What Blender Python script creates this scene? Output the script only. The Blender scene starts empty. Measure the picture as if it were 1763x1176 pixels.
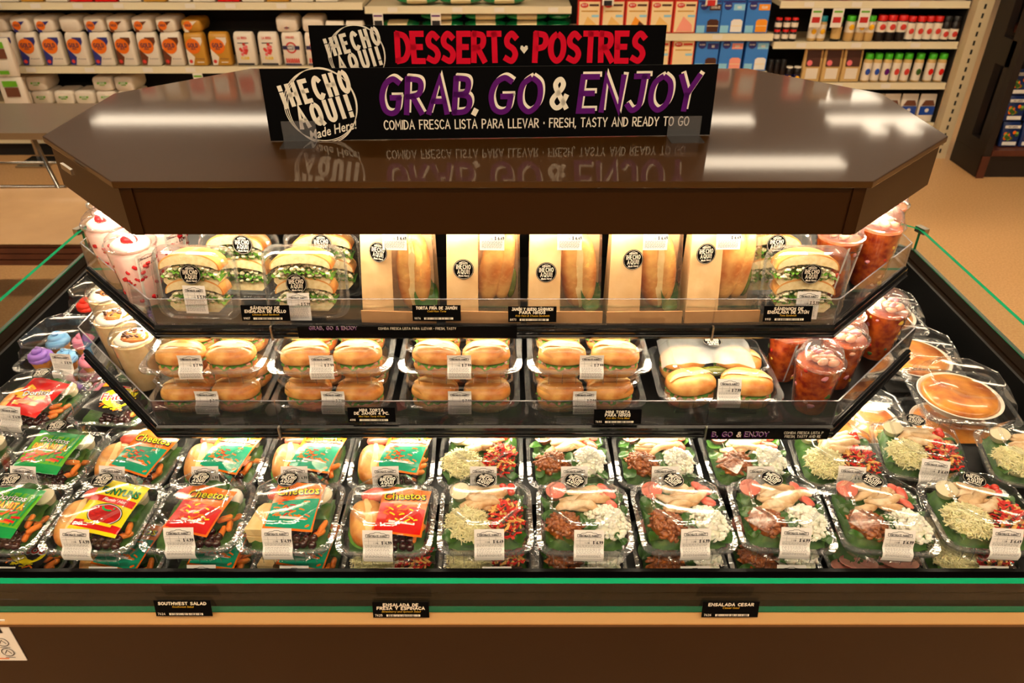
import bpy, bmesh, math, random
from math import sin, cos, pi, radians as R
from mathutils import Vector, Matrix, Euler, noise
random.seed(7)
S = bpy.context.scene
C = S.collection

# ---------------------------------------------------------------- camera
cam_d = bpy.data.cameras.new('camera'); cam = bpy.data.objects.new('camera', cam_d); C.objects.link(cam)
cam_d.sensor_width = 36.0; cam_d.lens = 36.0 * 1300 / 1763
cam.location = (0, 0, 1.95); cam.rotation_euler = (R(90 - 32.7), 0, 0)
cam_d.clip_start = 0.05
cam_d.dof.use_dof = True; cam_d.dof.focus_distance = 1.58; cam_d.dof.aperture_fstop = 6.0
S.camera = cam
# ---------------------------------------------------------------- world and exposure
W = bpy.data.worlds.new('store_air'); S.world = W; W.use_nodes = True
W.node_tree.nodes['Background'].inputs[0].default_value = (1.0, 0.86, 0.68, 1)
W.node_tree.nodes['Background'].inputs[1].default_value = 0.10
S.view_settings.view_transform = 'Standard'; S.view_settings.look = 'None'
S.view_settings.exposure = 0.0; S.view_settings.gamma = 1.0; S.view_settings.use_curve_mapping = False
S.cycles.transparent_max_bounces = 40; S.cycles.max_bounces = 8; S.cycles.use_denoising = True
S.cycles.caustics_reflective = False; S.cycles.caustics_refractive = False
LED = 50.0        # strip lights in the case
CEIL = 46.0        # ceiling fluorescents

# ---------------------------------------------------------------- materials
M = {}
def lin(c): return tuple((x / 12.92 if x <= 0.04045 else ((x + 0.055) / 1.055) ** 2.4) for x in c)
def mat(name, rgb, rough=0.5, metal=0.0, coat=0.0, coat_r=0.03, spec=0.5, sss=0.0, var=0.0, vs=40.0, bump=0.0, bs=200.0, rgb2=None, emit=None, alpha=None):
    """rgb in sRGB 0..1; var mixes towards rgb2 by noise; bump = fine relief"""
    m = bpy.data.materials.new(name); m.use_nodes = True; nt = m.node_tree; b = nt.nodes['Principled BSDF']
    col = (*lin(rgb), 1)
    b.inputs['Base Color'].default_value = col
    b.inputs['Roughness'].default_value = rough; b.inputs['Metallic'].default_value = metal
    b.inputs['Coat Weight'].default_value = coat; b.inputs['Coat Roughness'].default_value = coat_r
    b.inputs['Specular IOR Level'].default_value = spec
    if sss:
        b.inputs['Subsurface Weight'].default_value = sss; b.inputs['Subsurface Radius'].default_value = (0.02, 0.01, 0.005); b.inputs['Subsurface Scale'].default_value = 0.3
    tc = None
    if var or rgb2:
        tc = nt.nodes.new('ShaderNodeTexCoord'); n = nt.nodes.new('ShaderNodeTexNoise'); n.inputs['Scale'].default_value = vs; n.inputs['Detail'].default_value = 4
        nt.links.new(tc.outputs['Object'], n.inputs['Vector'])
        r = nt.nodes.new('ShaderNodeValToRGB'); r.color_ramp.elements[0].position = 0.5 - var; r.color_ramp.elements[1].position = 0.5 + var
        r.color_ramp.elements[0].color = col; r.color_ramp.elements[1].color = (*lin(rgb2 or rgb), 1)
        nt.links.new(n.outputs['Fac'], r.inputs['Fac']); nt.links.new(r.outputs['Color'], b.inputs['Base Color'])
    if bump:
        tc = tc or nt.nodes.new('ShaderNodeTexCoord'); n = nt.nodes.new('ShaderNodeTexNoise'); n.inputs['Scale'].default_value = bs; n.inputs['Detail'].default_value = 3
        nt.links.new(tc.outputs['Object'], n.inputs['Vector'])
        bp = nt.nodes.new('ShaderNodeBump'); bp.inputs['Strength'].default_value = bump; bp.inputs['Distance'].default_value = 0.002
        nt.links.new(n.outputs['Fac'], bp.inputs['Height']); nt.links.new(bp.outputs['Normal'], b.inputs['Normal'])
    if emit:
        b.inputs['Emission Color'].default_value = (*lin(emit[0]), 1); b.inputs['Emission Strength'].default_value = emit[1]
    M[name] = m
    return m
def clear(name, tint=(1, 1, 1), f0=0.07, rough=0.06, milk=0.03, bump=0.0, bs=60, power=4.0):
    """thin clear sheet: see-through with a Fresnel gloss and a trace of haze"""
    m = bpy.data.materials.new(name); m.use_nodes = True; nt = m.node_tree; nt.nodes.clear()
    out = nt.nodes.new('ShaderNodeOutputMaterial'); t = nt.nodes.new('ShaderNodeBsdfTransparent'); g = nt.nodes.new('ShaderNodeBsdfGlossy')
    t.inputs[0].default_value = (*tint, 1); g.inputs['Roughness'].default_value = rough
    lw = nt.nodes.new('ShaderNodeLayerWeight'); lw.inputs[0].default_value = 0.5
    p = nt.nodes.new('ShaderNodeMath'); p.operation = 'POWER'; p.inputs[1].default_value = power; nt.links.new(lw.outputs['Facing'], p.inputs[0])
    ma = nt.nodes.new('ShaderNodeMath'); ma.operation = 'MULTIPLY_ADD'; ma.inputs[1].default_value = 0.75; ma.inputs[2].default_value = f0; nt.links.new(p.outputs[0], ma.inputs[0])
    mix = nt.nodes.new('ShaderNodeMixShader'); nt.links.new(ma.outputs[0], mix.inputs[0])
    last = t
    if milk:
        d = nt.nodes.new('ShaderNodeBsdfDiffuse'); d.inputs[0].default_value = (0.9, 0.9, 0.9, 1)
        mm = nt.nodes.new('ShaderNodeMixShader'); mm.inputs[0].default_value = milk; nt.links.new(t.outputs[0], mm.inputs[1]); nt.links.new(d.outputs[0], mm.inputs[2]); last = mm
    nt.links.new(last.outputs[0], mix.inputs[1]); nt.links.new(g.outputs[0], mix.inputs[2]); nt.links.new(mix.outputs[0], out.inputs[0])
    if bump:
        tc = nt.nodes.new('ShaderNodeTexCoord'); n = nt.nodes.new('ShaderNodeTexNoise'); n.inputs['Scale'].default_value = bs
        nt.links.new(tc.outputs['Object'], n.inputs['Vector']); bp = nt.nodes.new('ShaderNodeBump'); bp.inputs['Strength'].default_value = bump; bp.inputs['Distance'].default_value = 0.004
        nt.links.new(n.outputs['Fac'], bp.inputs['Height']); nt.links.new(bp.outputs['Normal'], g.inputs['Normal'])
    M[name] = m
    return m

mat('brown', (.225, .13, .022), .4, coat=.75, coat_r=.055, var=.12, vs=3, rgb2=(.24, .14, .027), bump=.012, bs=900, spec=.06)
mat('brown_panel', (.158, .072, .006), .4, coat=.2, coat_r=.15, var=.3, vs=6, rgb2=(.172, .080, .009), bump=.02, bs=300, spec=.12)
mat('brown_sill', (.075, .042, .015), .6, var=.25, vs=30, rgb2=(.115, .07, .032), bump=.1, bs=300, spec=.04)
mat('brown_bead', (.34, .2, .09), .3)
mat('tan_trim', (.74, .56, .33), .42)
mat('black', (.025, .024, .024), .42, bump=.03, bs=150, spec=.3)
mat('black_gloss', (.022, .022, .023), .25, coat=.3, spec=.35)
mat('black_sign', (.022, .020, .022), .7, spec=.05)
mat('dark_gap', (.02, .015, .01), .7)
mat('cream', (.93, .89, .82), .6)
mat('purple', (.34, .07, .42), .5, spec=.15)
mat('red_sign', (.84, .03, .17), .5, spec=.15)
mat('white', (.93, .92, .90), .5)
mat('paper', (.93, .91, .89), .7, bump=.05, bs=120)
mat('ink', (.12, .11, .12), .7)
mat('ink_soft', (.45, .44, .44), .7)
mat('ink_gold', (.78, .62, .12), .6)
mat('glass_edge', (.0, .56, .37), .5, spec=.05); mat('glass_edge_low', (.0, .34, .22), .5, spec=.1)
mat('glass_edge_dim', (.30, .36, .32), .3)
clear('glass', (.97, .99, .98), .025, .0, 0, power=5)
clear('acrylic', (.97, .97, .98), .06, .02, .012, power=4)
clear('parchment', (.93, .92, .91), .05, .3, .24, power=3)
clear('acrylic_reflect_tint', (.68, .67, .68), .06, .02, .015, power=4)  # clear acrylic of the lower fence; grey tint stands in for dark reflections
clear('plastic', (.985, .988, .988), .05, .085, .008, bump=.09, bs=24, power=3.6)
clear('dome_plastic', (.96, .96, .96), .08, .12, .10, bump=.1, bs=40, power=3)
clear('plastic_rim', (.93, .94, .94), .16, .10, .07, bump=.35, bs=60, power=2.5)
clear('film', (.985, .985, .985), .14, .12, .015, bump=1.0, bs=42, power=2.6)
mat('acrylic_edge', (.42, .41, .43), .2, coat=1)
mat('chrome', (.75, .74, .72), .22, metal=1.0)
mat('steel', (.66, .64, .60), .3, metal=1.0, bump=.04, bs=30)
mat('bread', (.93, .70, .38), .5, var=.17, vs=24, rgb2=(.74, .41, .13), bump=.2, bs=130, coat=.15)
mat('bread_gold', (.95, .73, .40), .45, var=.16, vs=20, rgb2=(.76, .42, .11), bump=.2, bs=120, coat=.2)
mat('bread_pale', (.97, .86, .62), .65, var=.2, vs=40, rgb2=(.93, .76, .48), bump=.15, bs=160)
mat('crumb', (.95, .88, .70), .8, var=.2, vs=120, rgb2=(.88, .78, .56), bump=.4, bs=300)
mat('kraft', (.80, .64, .44), .72, var=.2, vs=16, rgb2=(.87, .73, .54), bump=.7, bs=24)
mat('kraft_dark', (.66, .47, .28), .75, var=.2, vs=30, rgb2=(.72, .53, .33))
mat('lettuce', (.40, .62, .15), .5, var=.2, vs=60, rgb2=(.20, .42, .07), bump=.3, bs=60)
mat('greens', (.16, .32, .07), .5, var=.18, vs=55, rgb2=(.27, .43, .12), bump=.6, bs=70)
mat('spinach', (.14, .31, .07), .4, var=.2, vs=70, rgb2=(.24, .43, .11), coat=.3)
mat('leaf_pale', (.62, .78, .32), .5, var=.2, vs=60, rgb2=(.45, .65, .2))
mat('pickle', (.48, .50, .14), .25, var=.2, vs=40, rgb2=(.36, .40, .10), coat=.5)
mat('chicken', (.93, .80, .62), .5, var=.16, vs=42, rgb2=(.76, .56, .34), bump=.3, bs=110, coat=.2)
mat('chicken_white', (.95, .86, .72), .5, var=.14, vs=60, rgb2=(.84, .68, .48), bump=.3, bs=110)
mat('cheese', (1.0, .96, .74), .6, sss=.15)
mat('crumble', (.99, .97, .90), .7, sss=.2)
mat('pecan', (.50, .23, .05), .32, var=.2, vs=130, rgb2=(.68, .38, .12), coat=.5)
mat('strip_red', (.84, .13, .07), .6); mat('strip_dark', (.27, .17, .13), .6); mat('strip_tan', (.88, .68, .36), .65)
mat('fruit_pink', (.88, .30, .24), .3, var=.2, vs=40, rgb2=(.93, .50, .42), coat=.4)
mat('ham_pink', (.88, .55, .48), .4, var=.2, vs=50, rgb2=(.92, .66, .58), coat=.3)
mat('tomato', (.83, .17, .07), .15, coat=.8)
mat('dressing_pink', (.90, .48, .40), .2, coat=.8); mat('dressing_cream', (.96, .90, .74), .25, coat=.8)
mat('carrot', (.93, .45, .10), .4, var=.2, vs=80, rgb2=(.97, .58, .22)); mat('grape', (.22, .05, .06), .15, coat=.8)
mat('egg', (.97, .93, .85), .35, coat=.3)
mat('filling', (.95, .91, .80), .7, var=.2, vs=140, rgb2=(.84, .78, .62), bump=.5, bs=260)
mat('pink_cream', (.95, .73, .70), .45, var=.16, vs=30, rgb2=(.97, .84, .80)); mat('strawberry', (.80, .10, .13), .25, coat=.7)
mat('pudding', (.88, .73, .52), .5, var=.2, vs=50, rgb2=(.93, .81, .62)); mat('cinnamon', (.32, .17, .07), .6); mat('caramel', (.80, .45, .16), .3, coat=.5); mat('cream_white', (.95, .92, .86), .5)
mat('ceviche', (.52, .12, .02), .22, var=.16, vs=60, rgb2=(.78, .35, .07), coat=.4); mat('shrimp', (.95, .60, .42), .3, var=.2, vs=60, rgb2=(.97, .80, .70), coat=.5); mat('onion', (.86, .55, .60), .3, coat=.4); mat('cilantro', (.22, .36, .08), .5); mat('corn', (.86, .70, .22), .3)
mat('pie', (.66, .32, .06), .3, var=.16, vs=20, rgb2=(.90, .60, .25), coat=.5); mat('foil', (.80, .79, .77), .34, metal=1.0, bump=.5, bs=90); mat('pie_paper', (.90, .86, .80), .6)
for n, c in dict(frost_red=(.90, .18, .07), frost_orange=(.96, .57, .05), frost_yellow=(.95, .87, .50), frost_blue=(.48, .72, .90), frost_pink=(.95, .55, .66), frost_purple=(.62, .45, .82), frost_green=(.45, .74, .50), frost_white=(.93, .92, .84)).items(): mat(n, c, .45, sss=.1)
mat('cake_dark', (.23, .12, .07), .7, bump=.3); mat('cake_gold', (.80, .52, .22), .7, bump=.3)
for n, c in dict(bag_green=(.05, .60, .28), bag_lime=(.40, .74, .14), bag_orange=(.96, .46, .05), bag_red=(.85, .09, .06), bag_yellow=(.96, .88, .05), bag_teal=(.05, .62, .46), bag_black=(.09, .08, .08), bag_crimson=(.74, .07, .07), bag_white=(.93, .92, .90), bag_blue=(.10, .28, .66), bag_gold=(.96, .72, .10), bag_navy=(.08, .10, .30)).items(): mat(n, c, .26, coat=.4, coat_r=.1, bump=.15, bs=45)
# store goods and fixtures
mat('shelf_cream', (.84, .78, .64), .45); mat('shelf_edge', (.90, .86, .74), .4); mat('gondola_dark', (.06, .045, .035), .8)
mat('tag_white', (.92, .90, .86), .6); mat('tag_red', (.75, .12, .10), .6)
mat('flour_white', (.90, .86, .80), .65, bump=.15, bs=30); mat('flour_orange', (.93, .45, .05), .5); mat('flour_blue', (.16, .18, .50), .5); mat('flour_brown', (.40, .20, .10), .5); mat('flour_gold', (.77, .56, .18), .45, coat=.2); mat('flour_navy', (.15, .13, .30), .5); mat('print_red', (.82, .22, .18), .5); mat('print_green', (.40, .68, .12), .5); mat('print_yellow', (.93, .80, .25), .5); mat('print_brown', (.42, .24, .15), .6); mat('print_black', (.1, .1, .12), .5); mat('print_pink', (.92, .45, .48), .5)
mat('rice_green', (.03, .48, .25), .25, coat=.5, bump=.2, bs=20); mat('rice_cream', (.86, .78, .58), .4, coat=.4, var=.2, vs=300, rgb2=(.93, .87, .72), bump=.2, bs=20)
mat('packet_blue', (.07, .17, .40), .4)
mat('box_red', (.82, .16, .10), .45); mat('box_cream', (.94, .85, .66), .5); mat('box_blue', (.20, .50, .85), .45); mat('box_navy', (.14, .16, .48), .45); mat('box_cake', (.93, .76, .44), .5); mat('box_choc', (.28, .13, .07), .5); mat('box_pink', (.95, .62, .55), .5); mat('box_sky', (.55, .80, .93), .5); mat('box_orange', (.95, .60, .12), .5)
mat('spice_white', (.90, .86, .80), .4); mat('spice_dark', (.10, .06, .05), .3); mat('cap_red', (.82, .10, .08), .35); mat('cap_green', (.26, .72, .12), .35); mat('cap_teal', (.08, .55, .62), .35); mat('cap_black', (.08, .08, .09), .35); mat('spice_tan', (.80, .66, .42), .5)
mat('floor', (.78, .59, .38), .42, var=.14, vs=90, rgb2=(.85, .67, .46), coat=.15, coat_r=.2)
mat('ceiling', (.13, .105, .075), .9); mat('wood_red', (.36, .17, .10), .5, var=.2, vs=8, rgb2=(.28, .12, .07)); mat('kraft_sheet', (.63, .48, .31), .5, var=.25, vs=5, rgb2=(.70, .55, .37), bump=.5, bs=7, coat=.25, coat_r=.25)
mat('fixture_dark', (.105, .07, .055), .5, bump=.05)
mat('lamp', (1, 1, 1), .5, emit=((1.0, .90, .76), CEIL)); mat('lamp_far', (1, 1, 1), .5, emit=((1.0, .92, .80), 6.5)); mat('led', (1, 1, 1), .5, emit=((1.0, .93, .80), LED)); mat('lamp_house', (.8, .8, .78), .5)

# ---------------------------------------------------------------- mesh helpers
class MB:
    def __init__(s): s.v = []; s.f = []; s.m = []
    def add(s, vs, fs, m=0):
        o = len(s.v); s.v += [tuple(v) for v in vs]; s.f += [tuple(i + o for i in f) for f in fs]; s.m += [m] * len(fs); return s
    def merge(s, o, T=None, m=None):
        vs = [T @ Vector(v) for v in o.v] if T else o.v
        off = len(s.v); s.v += [tuple(v) for v in vs]; s.f += [tuple(i + off for i in f) for f in o.f]; s.m += (o.m if m is None else [m] * len(o.f)); return s
    def box(s, x0, x1, y0, y1, z0, z1, m=0):
        return s.add([(x, y, z) for z in (z0, z1) for y in (y0, y1) for x in (x0, x1)], [(0, 2, 3, 1), (4, 5, 7, 6), (0, 1, 5, 4), (2, 6, 7, 3), (0, 4, 6, 2), (1, 3, 7, 5)], m)
    def loft(s, rings, m=0, cap0=False, cap1=False, closed=True, ms=None):
        n = len(rings[0]); vs = [p for r in rings for p in r]; fs = []
        for k in range(len(rings) - 1):
            for i in range(n if closed else n - 1):
                j = (i + 1) % n; fs.append((k * n + i, k * n + j, (k + 1) * n + j, (k + 1) * n + i))
        o = len(s.f); s.add(vs, fs, m)
        if ms:
            q = n if closed else n - 1
            for k in range(len(rings) - 1):
                for i in range(q): s.m[o + k * q + i] = ms[k]
        b = len(s.v) - len(vs)
        if cap0: s.f.append(tuple(b + i for i in reversed(range(n)))); s.m.append(ms[0] if ms else m)
        if cap1: s.f.append(tuple(b + (len(rings) - 1) * n + i for i in range(n))); s.m.append(ms[-1] if ms else m)
        return s
    def lathe(s, prof, n=20, m=0, cap0=False, cap1=False, ms=None, c=(0, 0)):
        return s.loft([[(c[0] + r * cos(2 * pi * i / n), c[1] + r * sin(2 * pi * i / n), z) for i in range(n)] for r, z in prof], m, cap0, cap1, True, ms)
    def ell(s, c, r, nu=10, nv=6, m=0, jit=0.0, T=None, sq=1.0):
        rings = []
        for k in range(1, nv):
            a = -pi / 2 + pi * k / nv
            rings.append([(cos(2 * pi * i / nu) * cos(a), sin(2 * pi * i / nu) * cos(a), sin(a)) for i in range(nu)])
        pts = [(0, 0, -1)] + [p for q in rings for p in q] + [(0, 0, 1)]
        out = []
        for p in pts:
            j = 1 + (random.uniform(-jit, jit) if jit else 0)
            q = Vector([(abs(t) ** sq) * (1 if t >= 0 else -1) * rr * j for t, rr in zip(p, r)])
            if T: q = T @ q
            out.append((q.x + c[0], q.y + c[1], q.z + c[2]))
        fs = [(0, 1 + (i + 1) % nu, 1 + i) for i in range(nu)]
        for k in range(nv - 2):
            a = 1 + k * nu
            fs += [(a + i, a + (i + 1) % nu, a + nu + (i + 1) % nu, a + nu + i) for i in range(nu)]
        a = 1 + (nv - 2) * nu; l = len(pts) - 1
        fs += [(a + i, a + (i + 1) % nu, l) for i in range(nu)]
        return s.add(out, fs, m)
    def tube(s, path, r, n=6, m=0):
        P = [Vector(p) for p in path]; rings = []
        for i, p in enumerate(P):
            d = (P[min(i + 1, len(P) - 1)] - P[max(i - 1, 0)]).normalized()
            a = d.orthogonal().normalized() if i == 0 else (a - a.dot(d) * d).normalized()
            b = d.cross(a); rr = r[i] if isinstance(r, (list, tuple)) else r
            rings.append([tuple(p + rr * (cos(2 * pi * k / n) * a + sin(2 * pi * k / n) * b)) for k in range(n)])
        return s.loft(rings, m, True, True)
    def prism(s, poly, z0, z1, m=0, ms=None):
        """polygon (x,y) counter-clockwise, extruded in z"""
        n = len(poly); vs = [(x, y, z0) for x, y in poly] + [(x, y, z1) for x, y in poly]
        o = len(s.v); s.v += vs
        s.f.append(tuple(o + i for i in reversed(range(n)))); s.f.append(tuple(o + n + i for i in range(n))); s.m += [m, m if ms is None else ms]
        for i in range(n): s.f.append((o + i, o + (i + 1) % n, o + n + (i + 1) % n, o + n + i)); s.m.append(m if ms is None else ms)
        return s
    def poly(s, pts, m=0): return s.add(pts, [tuple(range(len(pts)))], m)
    def T(s, X): s.v = [tuple(X @ Vector(v)) for v in s.v]; return s
    def mesh(s, name, mats, smooth=0):
        me = bpy.data.meshes.new(name); me.from_pydata(s.v, [], s.f); 
        for m in (mats if isinstance(mats, (list, tuple)) else [mats]): me.materials.append(M[m])
        me.polygons.foreach_set('material_index', s.m)
        if smooth:
            me.polygons.foreach_set('use_smooth', [True] * len(s.f))
            if smooth != 1:
                try: me.set_sharp_from_angle(angle=R(smooth))
                except Exception: pass
        me.update(); return me
KIDS = {}
def lnk(name, me, parent=None, loc=(0, 0, 0), rot=(0, 0, 0), sc=1.0, label=None, kind=None):
    o = bpy.data.objects.new(name, me); C.objects.link(o); o.location = loc; o.rotation_euler = rot
    o.scale = (sc, sc, sc) if isinstance(sc, (int, float)) else sc
    if parent: o.parent = parent; KIDS.setdefault(parent.name, []).append(o)
    if label: o['label'] = label
    if kind: o['kind'] = kind
    return o
def thing(name, label, cat, loc=(0, 0, 0), rot=(0, 0, 0), group=None, me=None):
    o = lnk(name, me, None, loc, rot if isinstance(rot, tuple) else (0, 0, rot)); o['label'] = label; o['category'] = cat
    if group: o['group'] = group
    return o
CA = {}
def cached(key, fn):
    if key not in CA: CA[key] = fn()
    return CA[key]
def TX(x=0, y=0, z=0, rx=0, ry=0, rz=0, s=1): return Matrix.Translation((x, y, z)) @ Euler((rx, ry, rz)).to_matrix().to_4x4() @ Matrix.Diagonal((s, s, s, 1) if isinstance(s, (int, float)) else (*s, 1))
def rr(w, d, r, z, n=4, cx=0, cy=0):
    """rounded rectangle ring, n segments per corner"""
    out = []
    for k, (sx, sy) in enumerate(((1, 1), (-1, 1), (-1, -1), (1, -1))):
        for i in range(n + 1):
            a = k * pi / 2 + i * pi / 2 / n
            out.append((cx + sx * (w / 2 - r) + r * cos(a), cy + sy * (d / 2 - r) + r * sin(a), z))
    return out

# ---------------------------------------------------------------- lettering
G = {'A': (.72, [[(0, 0), (.36, 1), (.72, 0)], [(.13, .34), (.6, .34)]]),
 'B': (.6, [[(0, 0), (0, 1)], 's', [(0, 1), (.42, .96), (.5, .76), (.38, .56), (0, .53)], 's', [(0, .53), (.48, .48), (.6, .26), (.44, .04), (0, 0)]]),
 'C': (.6, ['s', [(.6, .84), (.36, 1), (.1, .84), (0, .5), (.1, .16), (.36, 0), (.6, .14)]]),
 'D': (.62, [[(0, 0), (0, 1)], 's', [(0, 1), (.42, .9), (.62, .5), (.42, .1), (0, 0)]]),
 'E': (.54, [[(.54, 1), (0, 1), (0, 0), (.54, 0)], [(0, .52), (.44, .52)]]),
 'F': (.52, [[(.52, 1), (0, 1), (0, 0)], [(0, .52), (.42, .52)]]),
 'G': (.7, ['s', [(.64, .9), (.4, 1), (.12, .84), (0, .48), (.12, .12), (.38, 0), (.62, .1), (.68, .44)], [(.38, .46), (.7, .46)]]),
 'H': (.62, [[(0, 0), (0, 1)], [(.62, 0), (.62, 1)], [(0, .5), (.62, .5)]]),
 'I': (.04, [[(.02, 0), (.02, 1)]]),
 'J': (.52, ['s', [(.46, 1), (.46, .4), (.42, .12), (.2, 0), (0, .16)], [(.14, 1), (.6, 1)]]),
 'K': (.6, [[(0, 0), (0, 1)], [(.56, 1), (0, .46), (.6, 0)]]),
 'L': (.5, [[(0, 1), (0, 0), (.5, 0)]]),
 'M': (.8, [[(0, 0), (.06, 1), (.4, .35), (.74, 1), (.8, 0)]]),
 'N': (.64, [[(0, 0), (0, 1), (.64, 0), (.64, 1)]]),
 'O': (.7, ['s', [(.35, 1), (.08, .82), (0, .5), (.08, .18), (.35, 0), (.62, .18), (.7, .5), (.62, .82), (.35, 1)]]),
 'P': (.56, [[(0, 0), (0, 1)], 's', [(0, 1), (.44, .95), (.56, .74), (.42, .52), (0, .46)]]),
 'Q': (.7, ['s', [(.35, 1), (.08, .82), (0, .5), (.08, .18), (.35, 0), (.62, .18), (.7, .5), (.62, .82), (.35, 1)], [(.42, .26), (.74, -.06)]]),
 'R': (.6, [[(0, 0), (0, 1)], 's', [(0, 1), (.44, .95), (.54, .75), (.42, .54), (0, .48)], [(.2, .5), (.6, 0)]]),
 'S': (.56, ['s', [(.54, .86), (.3, 1), (.06, .82), (.1, .6), (.42, .44), (.54, .22), (.34, .0), (0, .1)]]),
 'T': (.62, [[(0, 1), (.62, 1)], [(.31, 1), (.31, 0)]]),
 'U': (.62, ['s', [(0, 1), (0, .4), (.06, .12), (.31, 0), (.56, .12), (.62, .4), (.62, 1)]]),
 'V': (.66, [[(0, 1), (.33, 0), (.66, 1)]]),
 'W': (.9, [[(0, 1), (.22, 0), (.45, .8), (.68, 0), (.9, 1)]]),
 'X': (.62, [[(0, 0), (.62, 1)], [(0, 1), (.62, 0)]]),
 'Y': (.66, [[(0, 1), (.33, .45), (.66, 1)], [(.33, .45), (.33, 0)]]),
 'Z': (.58, [[(0, 1), (.58, 1), (0, 0), (.58, 0)]]),
 '&': (.66, ['s', [(.66, .0), (.2, .68), (.22, .92), (.4, 1), (.52, .84), (.42, .64), (.1, .38), (.02, .18), (.2, 0), (.44, .08), (.66, .42)]]),
 '!': (.08, [[(.04, 1), (.04, .32)], [(.04, .12), (.04, -.02)]]), '¡': (.08, [[(.04, .66), (.04, -.02)], [(.04, 1.0), (.04, .86)]]),
 ',': (.1, [[(.08, .08), (0, -.16)]]), '.': (.06, [[(.03, .0), (.03, .1)]]), '•': (.1, [[(.05, .42), (.05, .58)]]), '$': (.5, ['s', [(.48, .82), (.25, .95), (.04, .76), (.25, .5), (.46, .26), (.25, .05), (.0, .16)], [(.25, 1.1), (.25, -.1)]]),
 'Ñ': (.64, [[(0, 0), (0, 1), (.64, 0), (.64, 1)], [(.15, 1.2), (.5, 1.25)]]), 'Í': (.04, [[(.02, 0), (.02, 1)], [(0, 1.15), (.12, 1.3)]]), 'Ó': (.7, ['s', [(.35, 1), (.08, .82), (0, .5), (.08, .18), (.35, 0), (.62, .18), (.7, .5), (.62, .82), (.35, 1)], [(.3, 1.15), (.45, 1.3)]]), 'Á': (.72, [[(0, 0), (.36, 1), (.72, 0)], [(.13, .34), (.6, .34)], [(.32, 1.15), (.48, 1.3)]]), 'Ú': (.62, ['s', [(0, 1), (0, .4), (.06, .12), (.31, 0), (.56, .12), (.62, .4), (.62, 1)], [(.28, 1.15), (.42, 1.3)]]),
 '0': (.56, ['s', [(.28, 1), (.04, .8), (0, .5), (.04, .2), (.28, 0), (.52, .2), (.56, .5), (.52, .8), (.28, 1)]]), '1': (.2, [[(0, .82), (.16, 1), (.16, 0)]]), '2': (.54, ['s', [(.02, .8), (.26, 1), (.5, .78), (.4, .5), (0, 0)], [(0, 0), (.54, 0)]]), '3': (.52, ['s', [(.02, .9), (.3, 1), (.48, .76), (.24, .54), (.5, .3), (.3, 0), (0, .1)]]), '4': (.56, [[(.42, 0), (.42, 1), (0, .3), (.56, .3)]]), '5': (.54, [[(.5, 1), (.06, 1), (.04, .56)], 's', [(.04, .56), (.34, .62), (.52, .34), (.34, .02), (0, .08)]]), '6': (.54, ['s', [(.44, .96), (.14, .74), (.02, .3), (.26, 0), (.52, .28), (.28, .54), (.04, .34)]]), '7': (.54, [[(0, 1), (.54, 1), (.18, 0)]]), '8': (.54, ['s', [(.27, .54), (.06, .76), (.27, 1), (.48, .76), (.27, .54), (.02, .26), (.27, 0), (.52, .26), (.27, .54)]]), '9': (.54, ['s', [(.5, .62), (.26, .46), (.04, .72), (.28, 1), (.5, .7), (.4, .26), (.14, 0)]])}
G['Ü'] = G['U']
def smooth_path(p, k=4):
    out = []
    for i in range(len(p) - 1):
        a, b, c, d = p[max(i - 1, 0)], p[i], p[i + 1], p[min(i + 2, len(p) - 1)]
        for j in range(k):
            t = j / k
            out.append(tuple(.5 * (2 * b[q] + (c[q] - a[q]) * t + (2 * a[q] - 5 * b[q] + 4 * c[q] - d[q]) * t * t + (3 * b[q] - a[q] - 3 * c[q] + d[q]) * t ** 3) for q in (0, 1)))
    return out + [p[-1]]
def ribbon(mb, pts, w, m=0, z=0.0):
    n = len(pts); L = []; Rr = []
    for i in range(n):
        a = Vector(pts[i]) - Vector(pts[i - 1]) if i else Vector(pts[1]) - Vector(pts[0])
        b = Vector(pts[i + 1]) - Vector(pts[i]) if i < n - 1 else a
        a = a.normalized() if a.length else Vector((1, 0)); b = b.normalized() if b.length else a
        t = (a + b); t = t.normalized() if t.length > 1e-6 else a
        nn = Vector((-t.y, t.x)); h = w / 2 / max(.45, nn.dot(Vector((-a.y, a.x))))
        p = Vector(pts[i]); L.append((p.x + nn.x * h, p.y + nn.y * h, z)); Rr.append((p.x - nn.x * h, p.y - nn.y * h, z))
    mb.add(L + Rr, [(n + i, n + i + 1, i + 1, i) for i in range(n - 1)], m)
def twidth(t, h, xs, sp): return sum((G[c][0] * xs + sp) * h if c in G else .34 * h * xs + sp * h for c in t) - sp * h
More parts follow.
